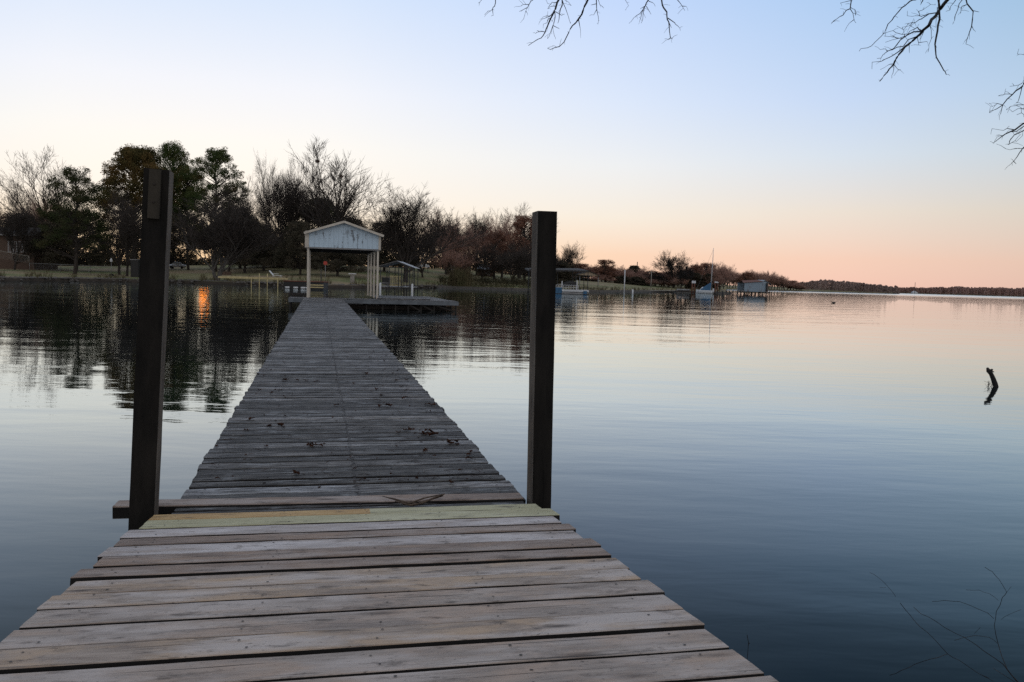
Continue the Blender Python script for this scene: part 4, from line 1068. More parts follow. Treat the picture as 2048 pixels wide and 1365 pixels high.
s = MB(); s.tube([(X2(1122), 1.2, Z2(573)), (X2(1130), 1.2, Z2(570)), (X2(1140), 1.2, Z2(567)), (X2(1152), 1.2, Z2(569)), (X2(1156), 1.2, Z2(574))], [.15, .45, .5, .4, .1], 8); s.build('seat_cover', M['black'], o, True)
for px in (1124, 1154): box_('canopy_post', M['white'], o, X2(px)-.08, X2(px)+.08, .1, .26, Z2(580), Z2(563 if px < 1150 else 561))
# tan gable shelter behind
D = 196; o = empty('gable_shelter', at(1178, D), 0, 'tan gabled boat cover just behind the flat roofed dock', 'shelter'); g3 = o.location
X3 = lambda px: xpx(px, 550, D)-g3.x
Z3 = lambda py: zpx(1178, py, D)-g3.z
s = MB(); s.add([(X3(1157), 0, Z3(551)), (X3(1200), 0, Z3(552)), (X3(1199), 0, Z3(550.5)), (X3(1178), 0, Z3(543.5)), (X3(1157), 0, Z3(549))]+[(X3(1157), .1, Z3(551)), (X3(1200), .1, Z3(552)), (X3(1199), .1, Z3(550.5)), (X3(1178), .1, Z3(543.5)), (X3(1157), .1, Z3(549))], [(0, 1, 2, 3, 4), (9, 8, 7, 6, 5)]+[(i, i+5, (i+1) % 5+5, (i+1) % 5) for i in range(5)]); s.build('gable', M['tan'], o)
for a, ya, b, yb_ in ((1155, 549.5, 1178, 543), (1178, 543, 1201, 551.5)):
    s = MB(); s.add([(X3(a), -.3, Z3(ya)), (X3(b), -.3, Z3(yb_)), (X3(b), 8, Z3(yb_)), (X3(a), 8, Z3(ya)), (X3(a), -.3, Z3(ya)-.1), (X3(b), -.3, Z3(yb_)-.1), (X3(b), 8, Z3(yb_)-.1), (X3(a), 8, Z3(ya)-.1)], [(0, 1, 2, 3), (7, 6, 5, 4), (0, 4, 5, 1), (1, 5, 6, 2), (2, 6, 7, 3), (3, 7, 4, 0)]); s.build('roof_panel', M['roof_dark'], o)
for px in (1160, 1197): tube_('post', M['grey_metal'], o, [(X3(px), .3, -.5), (X3(px), .3, Z3(551))], .09)
# poles
def pole(px, ytop, D, r, mat, label, name='pole', z=None, arm=False):
    p = at(px, D) if z is None else Vector((D*(px-1024)/FPX, D, z)); h = zpx(px, ytop, D)-p.z
    if arm:
        o = empty(name, p, 0, label, 'utility pole'); tube_('shaft', mat, o, [(0, 0, -.5), (0, 0, h)], [r, r*.7], 8); beam_('crossarm', mat, o, (-1.1, 0, h-.6), (1.1, 0, h-.6), .14, .14)
        s = MB(); s.tube([(0, -.1, h-.5), (.2, -.5, h-.1), (.5, -1.2, h)], .05, 5); s.build('lamp_arm', M['grey_metal'], o)
    else:
        o = tube_(name, mat, None, [(0, 0, -.5), (0, 0, h-.05), (0, 0, h)], [r, r, r*.4], 8); o.location = p; tag(o, label, 'pole')
pole(1245, 540, 200, .13, M['white'], 'tall white pole on the far lawn right of the tan gable', 'flag_pole')
pole(1298, 541, 262, .14, M['stone'], 'utility pole with a lamp arm on the far bank', 'utility_pole', arm=True)
pole(1269, 524, 330, .16, M['black'], 'thin dark mast rising out of the tree line', 'radio_mast')
pole(1262, 579, 168, .16, M['white'], 'short white marker post standing in the cove water', 'marker_post', z=-.6)
pole(1824, 565, 1120, .28, M['roof_dark'], 'thin distant radio tower over the horizon woods', 'radio_tower')
pole(1411, 573, 262, .12, M['black'], 'dark piling beside the sailboat hull', 'piling', z=-.6)
# long low jetty line, small docks
o = empty('low_jetty', (xpx(1310, 582, 232), 228, 0), 0, 'long pale low jetty running along the far bank', 'jetty'); s = MB()
a = Vector((xpx(1280, 581, 222), 222, .45))-o.location; b = Vector((xpx(1352, 583, 246), 246, .45))-o.location
s.beam(a, b, 1.2, .14); s.build('deck', M['stone'], o)
for i in range(9): q = a.lerp(b, i/8); tube_('piling', M['black'], o, [q-Vector((0, 0, 1.6)), q], .07)
D = 232; o = empty('sailboat_dock', (xpx(1395, 586, D), D, 0), 0, 'dark low dock the sailboat is moored at', 'dock'); g = o.location
X4 = lambda px: xpx(px, 580, D)-g.x
Z4 = lambda py: zpx(1395, py, D)
box_('deck', M['bark_dark'], o, X4(1352), X4(1443), 1.5, 4.2, Z4(585.5)-.05, Z4(583.5))
box_('side_deck', M['bark_grey'], o, X4(1420), X4(1444), -1, 1.49, Z4(585.5), Z4(584))
for px in (1354, 1366, 1386, 1421, 1433, 1443):
    tube_('piling', M['black'], o, [(X4(px), -1.0 if px > 1420 else 1.4, -1), (X4(px), -1.0 if px > 1420 else 1.4, Z4(583)+.2)], .11)
for px, lb in ((1388.5, 'rusty post with a white sign board left of the sailboat'), (1435, 'rusty post with a white sign board right of the sailboat')):
    o = empty('sign_post', (xpx(px, 580, D), D+1.3, 0), 0, lb, 'sign'); zz = Z4(562.5 if px < 1400 else 563)
    for q in (-.35, .3): tube_('post', M['rust'], o, [(q, 0, -.6), (q, 0, zz-.2)], .16)
    ww = 4/FPX*D
    if px < 1400: box_('panel', M['white'], o, -ww, ww, -.3, -.2, zz-.65, zz+.05)
    else:
        s = MB(); s.add([(-ww, -.25, zz-.3), (ww, -.25, zz-.35), (ww*.7, -.25, zz), (-ww*.8, -.25, zz+.1), (-ww, .3, zz-.3), (ww, .3, zz-.35), (ww*.7, .3, zz), (-ww*.8, .3, zz+.1)], [(0, 1, 2, 3), (7, 6, 5, 4), (0, 4, 5, 1), (1, 5, 6, 2), (2, 6, 7, 3), (3, 7, 4, 0)]); s.build('panel', M['white'], o)
def hull(mb, L_, W_, H_, bow=1.0, seg=12):
    vs = []
    for i in range(seg+1):
        t = i/seg; x = -L_/2+L_*t; wd = W_/2*min(1, (1-(max(0, t-.45)/.55)**2.2)+.02)*(.85 if i == 0 else 1)
        sh = H_*(1+.35*bow*max(0, t-.4)**1.5)
        vs += [(x, -wd, sh), (x, -wd*.8, .0), (x, 0, -.25), (x, wd*.8, 0), (x, wd, sh)]
    fs = [(i*5+j, (i+1)*5+j, (i+1)*5+j+1, i*5+j+1) for i in range(seg) for j in range(4)]+[(i*5+4, (i+1)*5+4, (i+1)*5, i*5) for i in range(seg)]+[(0, 1, 2, 3, 4)]
    mb.add(vs, fs)
o = empty('sailboat', (xpx(1406, 586, D), D-1.5, 0), math.radians(158), 'moored sailboat with white hull, blue sail cover and tall bare mast', 'sailboat'); Lb = 26/FPX*D*1.25
s = MB(); hull(s, Lb, 2.1, .95); s.build('hull', M['hull'], o, True)
s = MB(); s.tube([(-Lb*.3, 0, 1.0), (-Lb*.2, 0, 1.2), (Lb*.12, 0, 1.25), (Lb*.25, 0, 1.05)], [.3, .62, .6, .2], 8); s.build('cabin', M['hull'], o, True)
hm = zpx(1418, 497, D); mx_ = -Lb*.38
tube_('mast', M['white'], o, [(mx_, 0, .7), (mx_-.25, 0, hm)], [.10, .06])
s = MB(); s.add([(mx_-.1, -.15, hm*.255), (mx_-.1, .15, hm*.255), (Lb*.2, -.3, 1.35), (Lb*.2, .3, 1.35), (mx_, -.8, .9), (mx_, .8, .9), (Lb*.2, -.75, 1.0), (Lb*.2, .75, 1.0)], [(0, 2, 3, 1), (0, 4, 6, 2), (1, 3, 7, 5), (0, 1, 5, 4), (2, 6, 7, 3)]); s.build('sail_cover', M['blue'], o)
s = MB(); s.tube([(mx_-.25, 0, hm*.97), (Lb*.46, 0, 1.2)], .02, 4); s.tube([(mx_-.25, 0, hm*.97), (-Lb*.48, 0, 1.0)], .02, 4); s.build('stays', M['grey_metal'], o)
box_('motor', M['white'], o, -Lb*.5-.35, -Lb*.5-.02, -.2, .2, .5, 1.5)
o = empty('rowing_boat', (xpx(1370, 582, D), D+2.6, Z4(583)), math.radians(176), 'small grey rowing boat lying on the dock left of the sailboat', 'boat')
s = MB(); hull(s, 3.6, 1.3, .5); s.build('hull', M['grey_metal'], o, True); box_('thwart', M['hull'], o, -.5, -.2, -.5, .5, .52, .56)
# pier to the metal boathouse
D = 226; o = empty('boathouse_pier', (xpx(1466, 584, D), D, 0), 0, 'thin walkway on stakes leading to the metal boathouse', 'pier'); g = o.location
X5 = lambda px: xpx(px, 582, D)-g.x
Z5 = lambda py, px=1500: zpx(px, py, D)
s = MB(); s.beam((X5(1443), .5, Z5(581.5, 1443)), (X5(1492), .5, Z5(582.5, 1490)), .9, .12); s.build('deck', M['stone'], o)
for px in range(1446, 1490, 7): tube_('piling', M['black'], o, [(X5(px), .1, -1), (X5(px), .1, Z5(581, px))], .09)
o = empty('metal_boathouse', (xpx(1512, 586, D), D, 0), 0, 'blue grey corrugated metal boathouse on stilts with rusty roof', 'boathouse'); g = o.location
X6 = lambda px: xpx(px, 580, D)-g.x
zw0, zw1 = Z5(584, 1512), Z5(566.5, 1512)
xa, xm_, xb = X6(1488.5), X6(1524), X6(1535)
s = MB(); s.add([(xa, 0, zw0), (xm_, -1.0, zw0), (xm_, -1.0, Z5(563.5, 1524)), (xa, 0, zw1), (xa, .1, zw0), (xm_, -.9, zw0), (xm_, -.9, Z5(563.5, 1524)), (xa, .1, zw1)], [(0, 1, 2, 3), (7, 6, 5, 4), (0, 4, 5, 1), (1, 5, 6, 2), (2, 6, 7, 3), (3, 7, 4, 0)]); s.build('side_wall', M['corr'], o)
s = MB(); s.add([(xm_+.003, -1.0, zw0), (xb, .6, zw0), (xb, .6, Z5(563.5, 1535)), (xm_+.003, -1.0, Z5(563.5, 1524)), (xm_, -.85, zw0), (xb, .75, zw0), (xb, .75, Z5(563.5, 1535)), (xm_, -.85, Z5(563.5, 1524))], [(0, 1, 2, 3), (7, 6, 5, 4), (0, 4, 5, 1), (1, 5, 6, 2), (2, 6, 7, 3), (3, 7, 4, 0)]); s.build('front_wall', M['corr'], o)
box_('doorway', M['glass'], o, X6(1533), X6(1535.6), -.2, .58, zw0+.1, Z5(567, 1535))
box_('back_wall', M['corr'], o, xa, xb-.1, 7, 7.1, zw0, zw1)
s = MB(); s.add([(xa-.4, -.3, zw1+.03), (xm_-.2, -1.3, Z5(564, 1524)+.1), (xm_-.5, 3.5, Z5(560, 1524)), (xa+.3, 4.0, Z5(561.5, 1500)), (xa-.2, 7.5, zw1), (xm_, 7.5, Z5(564, 1524))], [(0, 1, 2, 3), (3, 2, 5, 4)]); rf = s.build('roof', M['rust'], o)
md = rf.modifiers.new('t', 'SOLIDIFY'); md.thickness = .08
s = MB(); s.add([(xm_-.15, -1.4, Z5(563, 1524)+.05), (X6(1528), -.6, Z5(560.5, 1527)), (X6(1541), 1.0, Z5(566.5, 1541)), (X6(1538), 7, Z5(565.5, 1538)), (X6(1526), 6, Z5(560, 1527)), (xm_-.5, 6, Z5(563, 1524))], [(0, 1, 4, 5), (1, 2, 3, 4)]); rf = s.build('front_roof', M['grey_metal'], o); md = rf.modifiers.new('t', 'SOLIDIFY'); md.thickness = .08
for px in (1489, 1496, 1503, 1510, 1518, 1526, 1534, 1540):
    for yy in (.1, 6.5): tube_('piling', M['black'], o, [(X6(px), yy, -1), (X6(px), yy, zw0 if px < 1536 else Z5(566, 1540))], .11)
box_('floor_beam', M['bark_dark'], o, xa, X6(1541), -.1, 6.9, zw0-.25, zw0-.003)
s = MB(); s.add([(-6, 0, 0), (6, 0, 0), (7, 0, 3), (0, 0, 7), (-7, 0, 3), (-6, 9, 0), (6, 9, 0), (7, 9, 3), (0, 9, 7), (-7, 9, 3)], [(0, 1, 2, 3, 4), (9, 8, 7, 6, 5)]+[(i, i+5, (i+1) % 5+5, (i+1) % 5) for i in range(5)])
o = s.build('distant_house', M['white'], None, loc=(xpx(1826, 588, 1130), 1124, .3)); o.scale = (.5, .5, .5); tag(o, 'tiny white house under the distant radio tower', 'house')

# ------------------------------------------------------------------ duck, stump, weeds, leaves, bark
p = PZ(1667, 607); o = empty('duck', p, math.radians(160), 'dark duck swimming alone on the open water', 'duck')
s = MB(); s.tube([(-.34, 0, .12), (-.24, 0, .10), (-.1, 0, .07), (.1, 0, .07), (.22, 0, .10), (.27, 0, .2), (.29, 0, .29), (.34, 0, .33), (.40, 0, .32)], [.02, .07, .12, .13, .09, .05, .045, .055, .02], 10); s.build('body', M['black'], o, True)
s = MB(); s.tube([(.39, 0, .315), (.47, 0, .30)], [.022, .012], 6); s.build('bill', M['rust'], o)
# stump branch
b0 = PZ(1990, 774); D = b0.y
def sp(px, py, d=D): return PD(px, py, d)-b0
s = MB(); s.tube([sp(1992, 795), sp(1993, 778), sp(1990, 768), sp(1986, 757), sp(1982, 748), sp(1977, 742), sp(1974.5, 736)], [.05, .052, .055, .05, .045, .048, .022], 8)
s.tube([sp(1979, 742), sp(1983, 741), sp(1985, 739)], [.04, .03, .02], 7); s.tube([sp(1981, 744), sp(1986, 744), sp(1988, 744)], [.018, .014, .01], 5)
tag(s.build('drowned_branch', M['twig_black'], None, True, loc=b0), 'crooked black branch stub sticking out of the water at right', 'branch')
s = MB(); rn = random.Random(3)
for _ in range(16):
    a = sp(1978+rn.uniform(-4, 6), 774); s.tube([a, a+Vector((rn.uniform(-.06, .06), 0, rn.uniform(.02, .08))), a+Vector((rn.uniform(-.1, .06), 0, rn.uniform(.04, .15)))], .003, 3)
tag(s.build('water_weed', M['twig_black'], None, loc=b0.copy()), 'wisp of thin dead weed beside the crooked branch stub', 'weed')

def twigs(name, label, cat, offset, sc, D, groups, root, mat, taper=.78, dj=.5, seed=1, limb=None, px_r=1.0):
    """groups: list of polylines in enlarged photo units traced onto a slanting surface at distance D"""
    rn = random.Random(seed); s = MB()
    for (r, pl) in groups:
        pts = []
        for (a, b) in pl:
            px, py = offset[0]+a/sc, offset[1]+b/sc
            dd = D+dj*math.sin(px*.031+py*.017)+dj*.5*math.sin(px*.11+2)
            pts.append(PD(px, py, dd))
        if len(pts) > 2:   # kink a little between traced points
            q = [pts[0]]
            for u, v in zip(pts, pts[1:]):
                mpt = (u+v)/2+Vector((rn.uniform(-1, 1), rn.uniform(-1, 1), rn.uniform(-1, 1)))*(v-u).length*.035; q += [mpt, v]
            pts = q
        n_ = len(pts); s.tube([p-root for p in pts], [max(r*(1-taper*i/(n_-1)), min(r, .0011)) for i in range(n_)], 6)
        if D > 4:
            for i in range(1, n_):      # short spur twigs
                if rn.random() < .55:
                    dv = pts[i]-pts[i-1]; ln = dv.length
                    if ln < 1e-4: continue
                    sd2 = Vector((rn.gauss(0, 1), rn.gauss(0, .4), rn.gauss(0, 1))); sd2 = (dv.normalized()*.9+sd2.normalized()*.8).normalized()
                    e = pts[i]+sd2*rn.uniform(.02, .07); s.tube([pts[i]-root, (pts[i]+e)/2-root+Vector((0, 0, .004)), e-root], [.0012, .001, .0007], 4)
    return s
G7 = [(2, [(350, -60), (345, 0), (338, 50), (322, 72), (290, 85), (262, 115)]), (1.4, [(322, 72), (328, 120)]),
(2.2, [(650, -60), (630, 0), (600, 35), (575, 85), (558, 148)]), (1.4, [(600, 35), (555, 35), (518, 52)]), (1.3, [(585, 60), (525, 90)]), (1, [(575, 85), (585, 100)]),
(4.4, [(840, -60), (825, 0), (805, 50), (790, 90), (760, 150), (740, 200), (722, 245), (692, 290), (642, 315), (595, 347)]), (1.5, [(722, 245), (675, 240), (650, 255)]), (1, [(675, 240), (660, 232)]),
(1.5, [(805, 50), (765, 50), (740, 68)]), (1.5, [(812, 18), (775, 18), (740, 28)]), (1.5, [(785, 95), (740, 120), (695, 145)]), (1.5, [(770, 115), (720, 140), (680, 168)]), (1.5, [(765, 140), (735, 175), (708, 185)]),
(2, [(795, 90), (798, 130), (780, 200), (792, 275)]), (1.4, [(780, 200), (760, 255), (740, 295)]), (1.4, [(780, 195), (830, 220)]), (1.4, [(800, 90), (848, 120)]),
(3, [(855, -60), (850, 0), (838, 70), (828, 140), (818, 178)]), (2, [(850, 0), (875, 60), (913, 180)]), (1.6, [(865, -40), (870, 0), (920, 45)]),
(4, [(1065, -60), (1045, 0), (1020, 50), (1000, 110), (975, 148), (930, 195), (900, 250), (830, 355), (790, 365), (740, 368)]), (2, [(975, 148), (990, 230)]),
(2.6, [(1108, -60), (1110, 0), (1112, 60), (1125, 130), (1122, 185)]), (1.6, [(1110, -30), (1125, 0), (1135, 35), (1165, 60)]), (1.2, [(1112, 30), (1070, 40)]), (1.2, [(1112, 75), (1090, 115)]),
(3, [(1520, -60), (1505, 0), (1480, 50), (1460, 80), (1415, 120), (1370, 170)]), (1.4, [(1465, 75), (1450, 130), (1440, 155)]), (1.4, [(1475, 60), (1462, 150), (1450, 178)]), (1.3, [(1490, 50), (1525, 110)]), (1.6, [(1500, 5), (1535, 20), (1557, 50)]), (1.2, [(1475, 50), (1445, 68)]),
(3.6, [(1603, -60), (1605, 0), (1620, 60), (1645, 120), (1660, 170), (1665, 240), (1672, 290), (1688, 298)]), (1.2, [(1672, 290), (1658, 303)]), (1.8, [(1655, 140), (1705, 175), (1730, 200), (1748, 235)]), (1.4, [(1660, 170), (1680, 212)]),
(2, [(1700, -60), (1725, 0), (1760, 45), (1782, 82)]), (1.4, [(1760, 48), (1792, 50)]), (1.6, [(1300, -60), (1330, 0), (1355, 45)]), (1.4, [(260, -60), (240, 0), (215, 25)])]
G8 = [(4.5, [(800, -40), (745, 0), (700, 12), (640, 60), (580, 130), (530, 190), (495, 265), (430, 330), (370, 375), (305, 402)]),
(13, [(1060, -70), (995, 0), (940, 70), (900, 130), (850, 200), (800, 240), (760, 285), (700, 340), (640, 400), (600, 450), (575, 500), (540, 540), (500, 590), (467, 635)]),
(5, [(800, 240), (730, 250), (660, 290), (600, 350), (530, 400), (490, 430), (445, 458)]), (4, [(760, 285), (690, 310), (600, 370), (520, 400), (470, 388)]), (4, [(700, 340), (620, 400), (540, 450), (480, 480), (405, 540)]),
(2.5, [(730, 250), (640, 270), (570, 240), (490, 265)]), (2.5, [(660, 270), (620, 300), (510, 332)]), (2.2, [(640, 300), (570, 285), (500, 282)]), (2.2, [(575, 500), (530, 510), (470, 545)]), (2, [(575, 500), (605, 540), (630, 545)]), (2, [(575, 500), (570, 570), (560, 612)]),
(4, [(930, 75), (850, 110), (790, 150), (740, 180), (690, 185), (600, 205)]), (2.5, [(850, 110), (790, 130), (740, 125), (680, 125)]), (2, [(780, 128), (770, 90), (830, 60), (900, 40)]), (2, [(720, 180), (700, 200), (740, 225)]), (2, [(795, 150), (740, 180), (640, 215)]),
(2.5, [(760, 285), (770, 340), (785, 355)]), (2, [(770, 335), (835, 325)]), (2.5, [(695, 345), (697, 415)]), (2.3, [(860, 205), (868, 240), (850, 350), (842, 408)]), (2.3, [(810, 245), (785, 305)]), (4, [(790, 240), (760, 215), (720, 235), (690, 265)]),
(9, [(930, -60), (925, 0), (930, 100), (920, 200), (905, 300), (902, 400), (908, 450), (965, 550), (985, 583)]), (3, [(915, 60), (908, 130), (905, 215)]),
(5, [(1110, -60), (1140, 0), (1195, 90), (1182, 210), (1150, 300), (1138, 345)]), (2.2, [(1195, 85), (1240, 95)]), (2, [(1182, 200), (1198, 235)]), (2.5, [(1140, 40), (1100, 65), (1098, 100)]), (3.2, [(1130, -50), (1110, 0), (1075, 75), (1050, 160), (1035, 190)]), (3.2, [(1090, -50), (1060, 0), (1020, 50), (982, 90)]),
(4.5, [(250, -60), (245, 0), (235, 70), (180, 120), (130, 150), (88, 188)]), (2, [(245, 5), (160, 25)]), (2.5, [(235, 70), (265, 150), (280, 180)]), (2.2, [(240, 60), (270, 75), (278, 120)]), (1.6, [(265, 155), (228, 183)]),
(5, [(820, -50), (800, 10), (785, 40)]),
(6, [(1680, 560), (1591, 650), (1560, 690), (1500, 740), (1425, 820), (1370, 855), (1322, 882)]), (2.5, [(1500, 740), (1440, 735), (1390, 750)]), (2.5, [(1425, 820), (1370, 820), (1335, 835)]), (2.5, [(1425, 820), (1410, 885), (1398, 908)]), (3, [(1680, 590), (1591, 630), (1550, 665), (1480, 675)]), (2.5, [(1575, 680), (1550, 780), (1530, 802)]),
(3, [(1680, 790), (1591, 820), (1530, 825), (1455, 860)]), (3, [(1680, 820), (1591, 850), (1500, 875)]), (3, [(1680, 840), (1591, 895), (1535, 897)]),
(6, [(1680, 900), (1591, 965), (1520, 1015), (1450, 1045), (1400, 1080), (1350, 1118)]), (3, [(1520, 1015), (1460, 1003), (1342, 1005)]), (3, [(1680, 930), (1591, 985), (1500, 1030), (1420, 1060), (1380, 1072)]), (3, [(1680, 990), (1591, 1020), (1520, 1050), (1480, 1100), (1470, 1130), (1520, 1100), (1580, 1060)]),
(4, [(1680, 1060), (1591, 1150), (1555, 1195), (1510, 1260), (1485, 1285)]), (2, [(1510, 1260), (1530, 1280)]), (2.5, [(1680, 1150), (1575, 1160), (1500, 1165), (1450, 1163)]), (2.5, [(1680, 440), (1591, 430), (1540, 425)])]
DT = 6.0
def rad(u, sc):
    u = max(u, 2.2) if sc > 3 else max(u, 1.5)
    return u/sc*1.15/2/FPX*DT*1.6
TR = Vector((5.2, -4.5, .7))
tr = empty('overhanging_tree', TR, 0, 'bare tree on the near bank whose dark branches hang into the top of the view', 'tree')
s = twigs('', '', '', (900, 0), 3.793, DT, [(rad(r, 1.9), pl) for r, pl in G7], TR, None, seed=5)
s2 = twigs('', '', '', (1640, 0), 3.9, DT-.6, [(rad(r, 3.2), pl) for r, pl in G8], TR, None, seed=6)
for q in (s, s2):
    o = q.build('branch', M['twig_black'], tr, True)
s = MB(); rn = random.Random(8)
zt = Vector((0, 0, 0))
s.tube([Vector((0, 0, -.5)), Vector((-.1, .3, 1.5)), Vector((-.2, .6, 3.2)), Vector((-.1, 1.0, 5.2)), Vector((-.3, 2.0, 8.5)), Vector((0, 2.5, 12))], [.34, .28, .24, .2, .12, .03], 10)
s.build('trunk', M['bark_dark'], tr, True)
s = MB()
hub = Vector((-.1, 1.0, 5.2))
def tw(offset, sc, a, b, d): return PD(offset[0]+a/sc, offset[1]+b/sc, d)-TR
L1 = [tw((1640, 0), 3.9, 1060, -70, DT-.6), tw((1640, 0), 3.9, 1250, -420, 5.0), hub]
L2 = [tw((900, 0), 3.793, 840, -60, DT), tw((900, 0), 3.793, 1000, -380, 6.0), tw((900, 0), 3.793, 1900, -700, 5.6), tw((1640, 0), 3.9, 1250, -620, 5.0), hub+Vector((0, 0, .4))]
L3 = [tw((1640, 0), 3.9, 1680, 560, 5.4), tw((1640, 0), 3.9, 2000, 300, 4.5), hub-Vector((0, 0, 1.6))]
L4 = [tw((1640, 0), 3.9, 1680, 930, 5.4), tw((1640, 0), 3.9, 2100, 500, 4.2), hub-Vector((0, 0, 2.1))]
for Lq, r in ((L1, .03), (L2, .03), (L3, .02), (L4, .02)):
    n_ = len(Lq); s.tube(Lq, [r*(.35+i/(n_-1)*2.2) for i in range(n_)], 8)
limbpts = []
for i in range(24): t = i/23*3; k_ = min(int(t), 2); limbpts.append(L2[k_].lerp(L2[k_+1], t-k_))
for i in range(12): limbpts.append(L1[0].lerp(L1[1], i/11))
for off, sc, G, d in (((900, 0), 3.793, G7, DT), ((1640, 0), 3.9, G8, DT-.6)):
    for r, pl in G:
        if pl[0][1] < -25:
            px, py = off[0]+pl[0][0]/sc, off[1]+pl[0][1]/sc; dd = d+.5*math.sin(px*.031+py*.017)+.25*math.sin(px*.11+2)
            a = PD(px, py, dd)-TR; up_ = min(limbpts, key=lambda q: (q-a).length+(2 if q.z < a.z+.15 else 0))
            s.tube([a, a.lerp(up_, .5)+Vector((0, 0, .05)), up_], [rad(r, 2.4), rad(r, 2.4)*1.3, rad(r, 2.4)*1.6], 6)
        elif sc == 3.9 and pl[0][0] > 1650:
            px, py = off[0]+pl[0][0]/sc, off[1]+pl[0][1]/sc; dd = d+.5*math.sin(px*.031+py*.017)+.25*math.sin(px*.11+2)
            a = PD(px, py, dd)-TR; tgt = L3[0].lerp(L3[1], .6) if pl[0][1] < 860 else L4[0].lerp(L4[1], .5)
            s.tube([a, tgt], [rad(r, 3), rad(r, 3)*1.6], 6)
s.build('limb', M['twig_black'], tr, True)
# weeds at the lower right corner
G9 = [(9, [(1990, 1330), (1840, 1150), (1650, 1020), (1450, 880), (1250, 780), (1100, 680), (940, 575)]), (5, [(1280, 1045), (1150, 900), (1000, 770), (900, 650), (805, 535)]), (5, [(1280, 1045), (1100, 1100), (950, 1150), (820, 1210), (700, 1260)]), (5, [(1280, 1045), (1330, 1080), (1500, 1180), (1700, 1290)]),
(9, [(1990, 1340), (1880, 1200), (1790, 950), (1750, 760), (1770, 620), (1830, 480), (1875, 425)]), (4, [(1875, 425), (1800, 300), (1730, 220), (1655, 175)]), (2.5, [(1875, 425), (1920, 370)]), (4.5, [(1745, 690), (1600, 600), (1400, 520), (1250, 508), (1125, 518)]), (3, [(1790, 510), (1700, 440), (1600, 405), (1465, 402)]), (4, [(1780, 940), (1700, 880), (1550, 862), (1350, 910)]), (3, [(1550, 840), (1610, 780)]),
(3, [(1820, 700), (1900, 650), (2020, 600)]), (3, [(760, 470), (690, 380), (600, 290), (500, 230)]), (2.5, [(660, 380), (600, 382)]), (4, [(1740, 1320), (1570, 1230)]), (5, [(1960, 1330), (1740, 1190)])]
rt = PD(2030, 1400, 3.1); s = twigs('', '', '', (1640, 1100), 5.02, 3.3, [(r/5.02/2/FPX*3.3*1.1, pl) for r, pl in G9], rt, None, seed=9, dj=.1)
s.tube([PD(1640+1990/5.02, 1100+1335/5.02, 3.3)-rt, PD(2050, 1420, 3.2)-rt, PD(2060, 1700, 2.9)-rt], .006, 5)
tag(s.build('dead_weeds', mat_simple('brown_stems', (.014, .010, .009), .8), None, True, loc=rt), 'dark leafless weed stems over the water in the lower right corner', 'weeds')
rt = PZ(1497, 1325); s = MB(); dd = rt.y
s.tube([PD(1493, 1335, dd)-rt, PD(1496, 1300, dd)-rt, PD(1497, 1285, dd)-rt, PD(1494, 1270, dd)-rt], .002, 4); s.tube([PD(1496, 1290, dd)-rt, PD(1500, 1286, dd)-rt], .0015, 4)
tag(s.build('twig', M['twig_black'], None, loc=rt), 'thin lone twig standing in the water right of the ramp', 'twig')

# leaves on the old pier
def leaf_mesh(seed):
    rn = random.Random(seed); s = MB(); Ln = .11; n_ = 9; k = rn.uniform(-1.2, 2.4); tw_ = rn.uniform(-1.5, 1.5)
    wv = [.10, .35, .22, .5, .3, .55, .3, .38, .05]; row = []
    for i in range(n_):
        t = i/(n_-1); x = (t-.5)*Ln; w_ = wv[i]*.075*rn.uniform(.8, 1.2); z = .012+k*.5*(t-.5)**2*.08+.004*rn.random()
        a = tw_*(t-.5)
        for j in (-1, -.5, 0, .5, 1):
            yy = j*w_; zz = z+abs(j)**1.5*w_*rn.uniform(-.1, .7)
            row.append((x, yy*math.cos(a)-zz*math.sin(a)*.5, zz*math.cos(a)+yy*math.sin(a)+.002))
    zmin = min(p[2] for p in row); row = [(p[0], p[1], p[2]-zmin) for p in row]
    s.add(row, [(i*5+j, i*5+j+1, (i+1)*5+j+1, (i+1)*5+j) for i in range(n_-1) for j in range(4)])
    s.tube([(Ln/2, 0, .01), (Ln/2+.03, .004, .016)], .0012, 3)
    o = s.build('dead_leaf', M['dead_leaf'], None, True); o.modifiers.new('t', 'SOLIDIFY').thickness = .0008
    return o
M['dead_leaf'] = foliage('dead_oak_leaf', (.035, .017, .011), (.055, .027, .018), (.10, .06, .042), .05)
lv = [leaf_mesh(i) for i in range(8)]
spots = [(485, 553), (385, 612), (330, 652), (495, 655), (490, 690), (475, 695), (505, 688), (585, 690), (650, 692), (735, 703), (880, 690), (1015, 711), (1140, 516), (1200, 540), (1245, 540), (1165, 468), (1255, 500), (1245, 612), (1345, 618), (1355, 604), (1310, 636), (920, 625), (1335, 692), (1415, 688), (1375, 738), (1425, 738), (1410, 768), (1150, 772), (1185, 758), (1228, 800), (1220, 805), (1403, 825), (1440, 885), (1210, 885), (1280, 886), (1570, 872), (1600, 876), (1625, 872), (1565, 925), (1595, 925), (300, 765), (395, 780), (420, 764), (455, 765), (385, 785), (495, 818), (175, 848), (245, 985), (455, 1030), (460, 1022), (375, 1042), (200, 1070), (495, 965), (690, 1185), (715, 1182), (1540, 1085), (1560, 1092), (1520, 1098), (1590, 1105), (1550, 1100), (1580, 1080), (1400, 1065), (1430, 1068), (1710, 1072), (1745, 1165), (1750, 1175), (1740, 1160), (1800, 1178), (780, 1180), (350, 1190), (1350, 1088), (885, 880), (720, 1180), (1110, 638), (615, 498)]
sp2 = [(433, 893), (620, 891), (625, 894), (590, 947), (594, 950), (900, 888), (914, 890), (942, 906), (936, 910), (938, 920), (847, 868), (868, 871), (921, 942), (902, 967), (640, 893), (912, 886), (851, 902), (560, 852), (566, 855)]
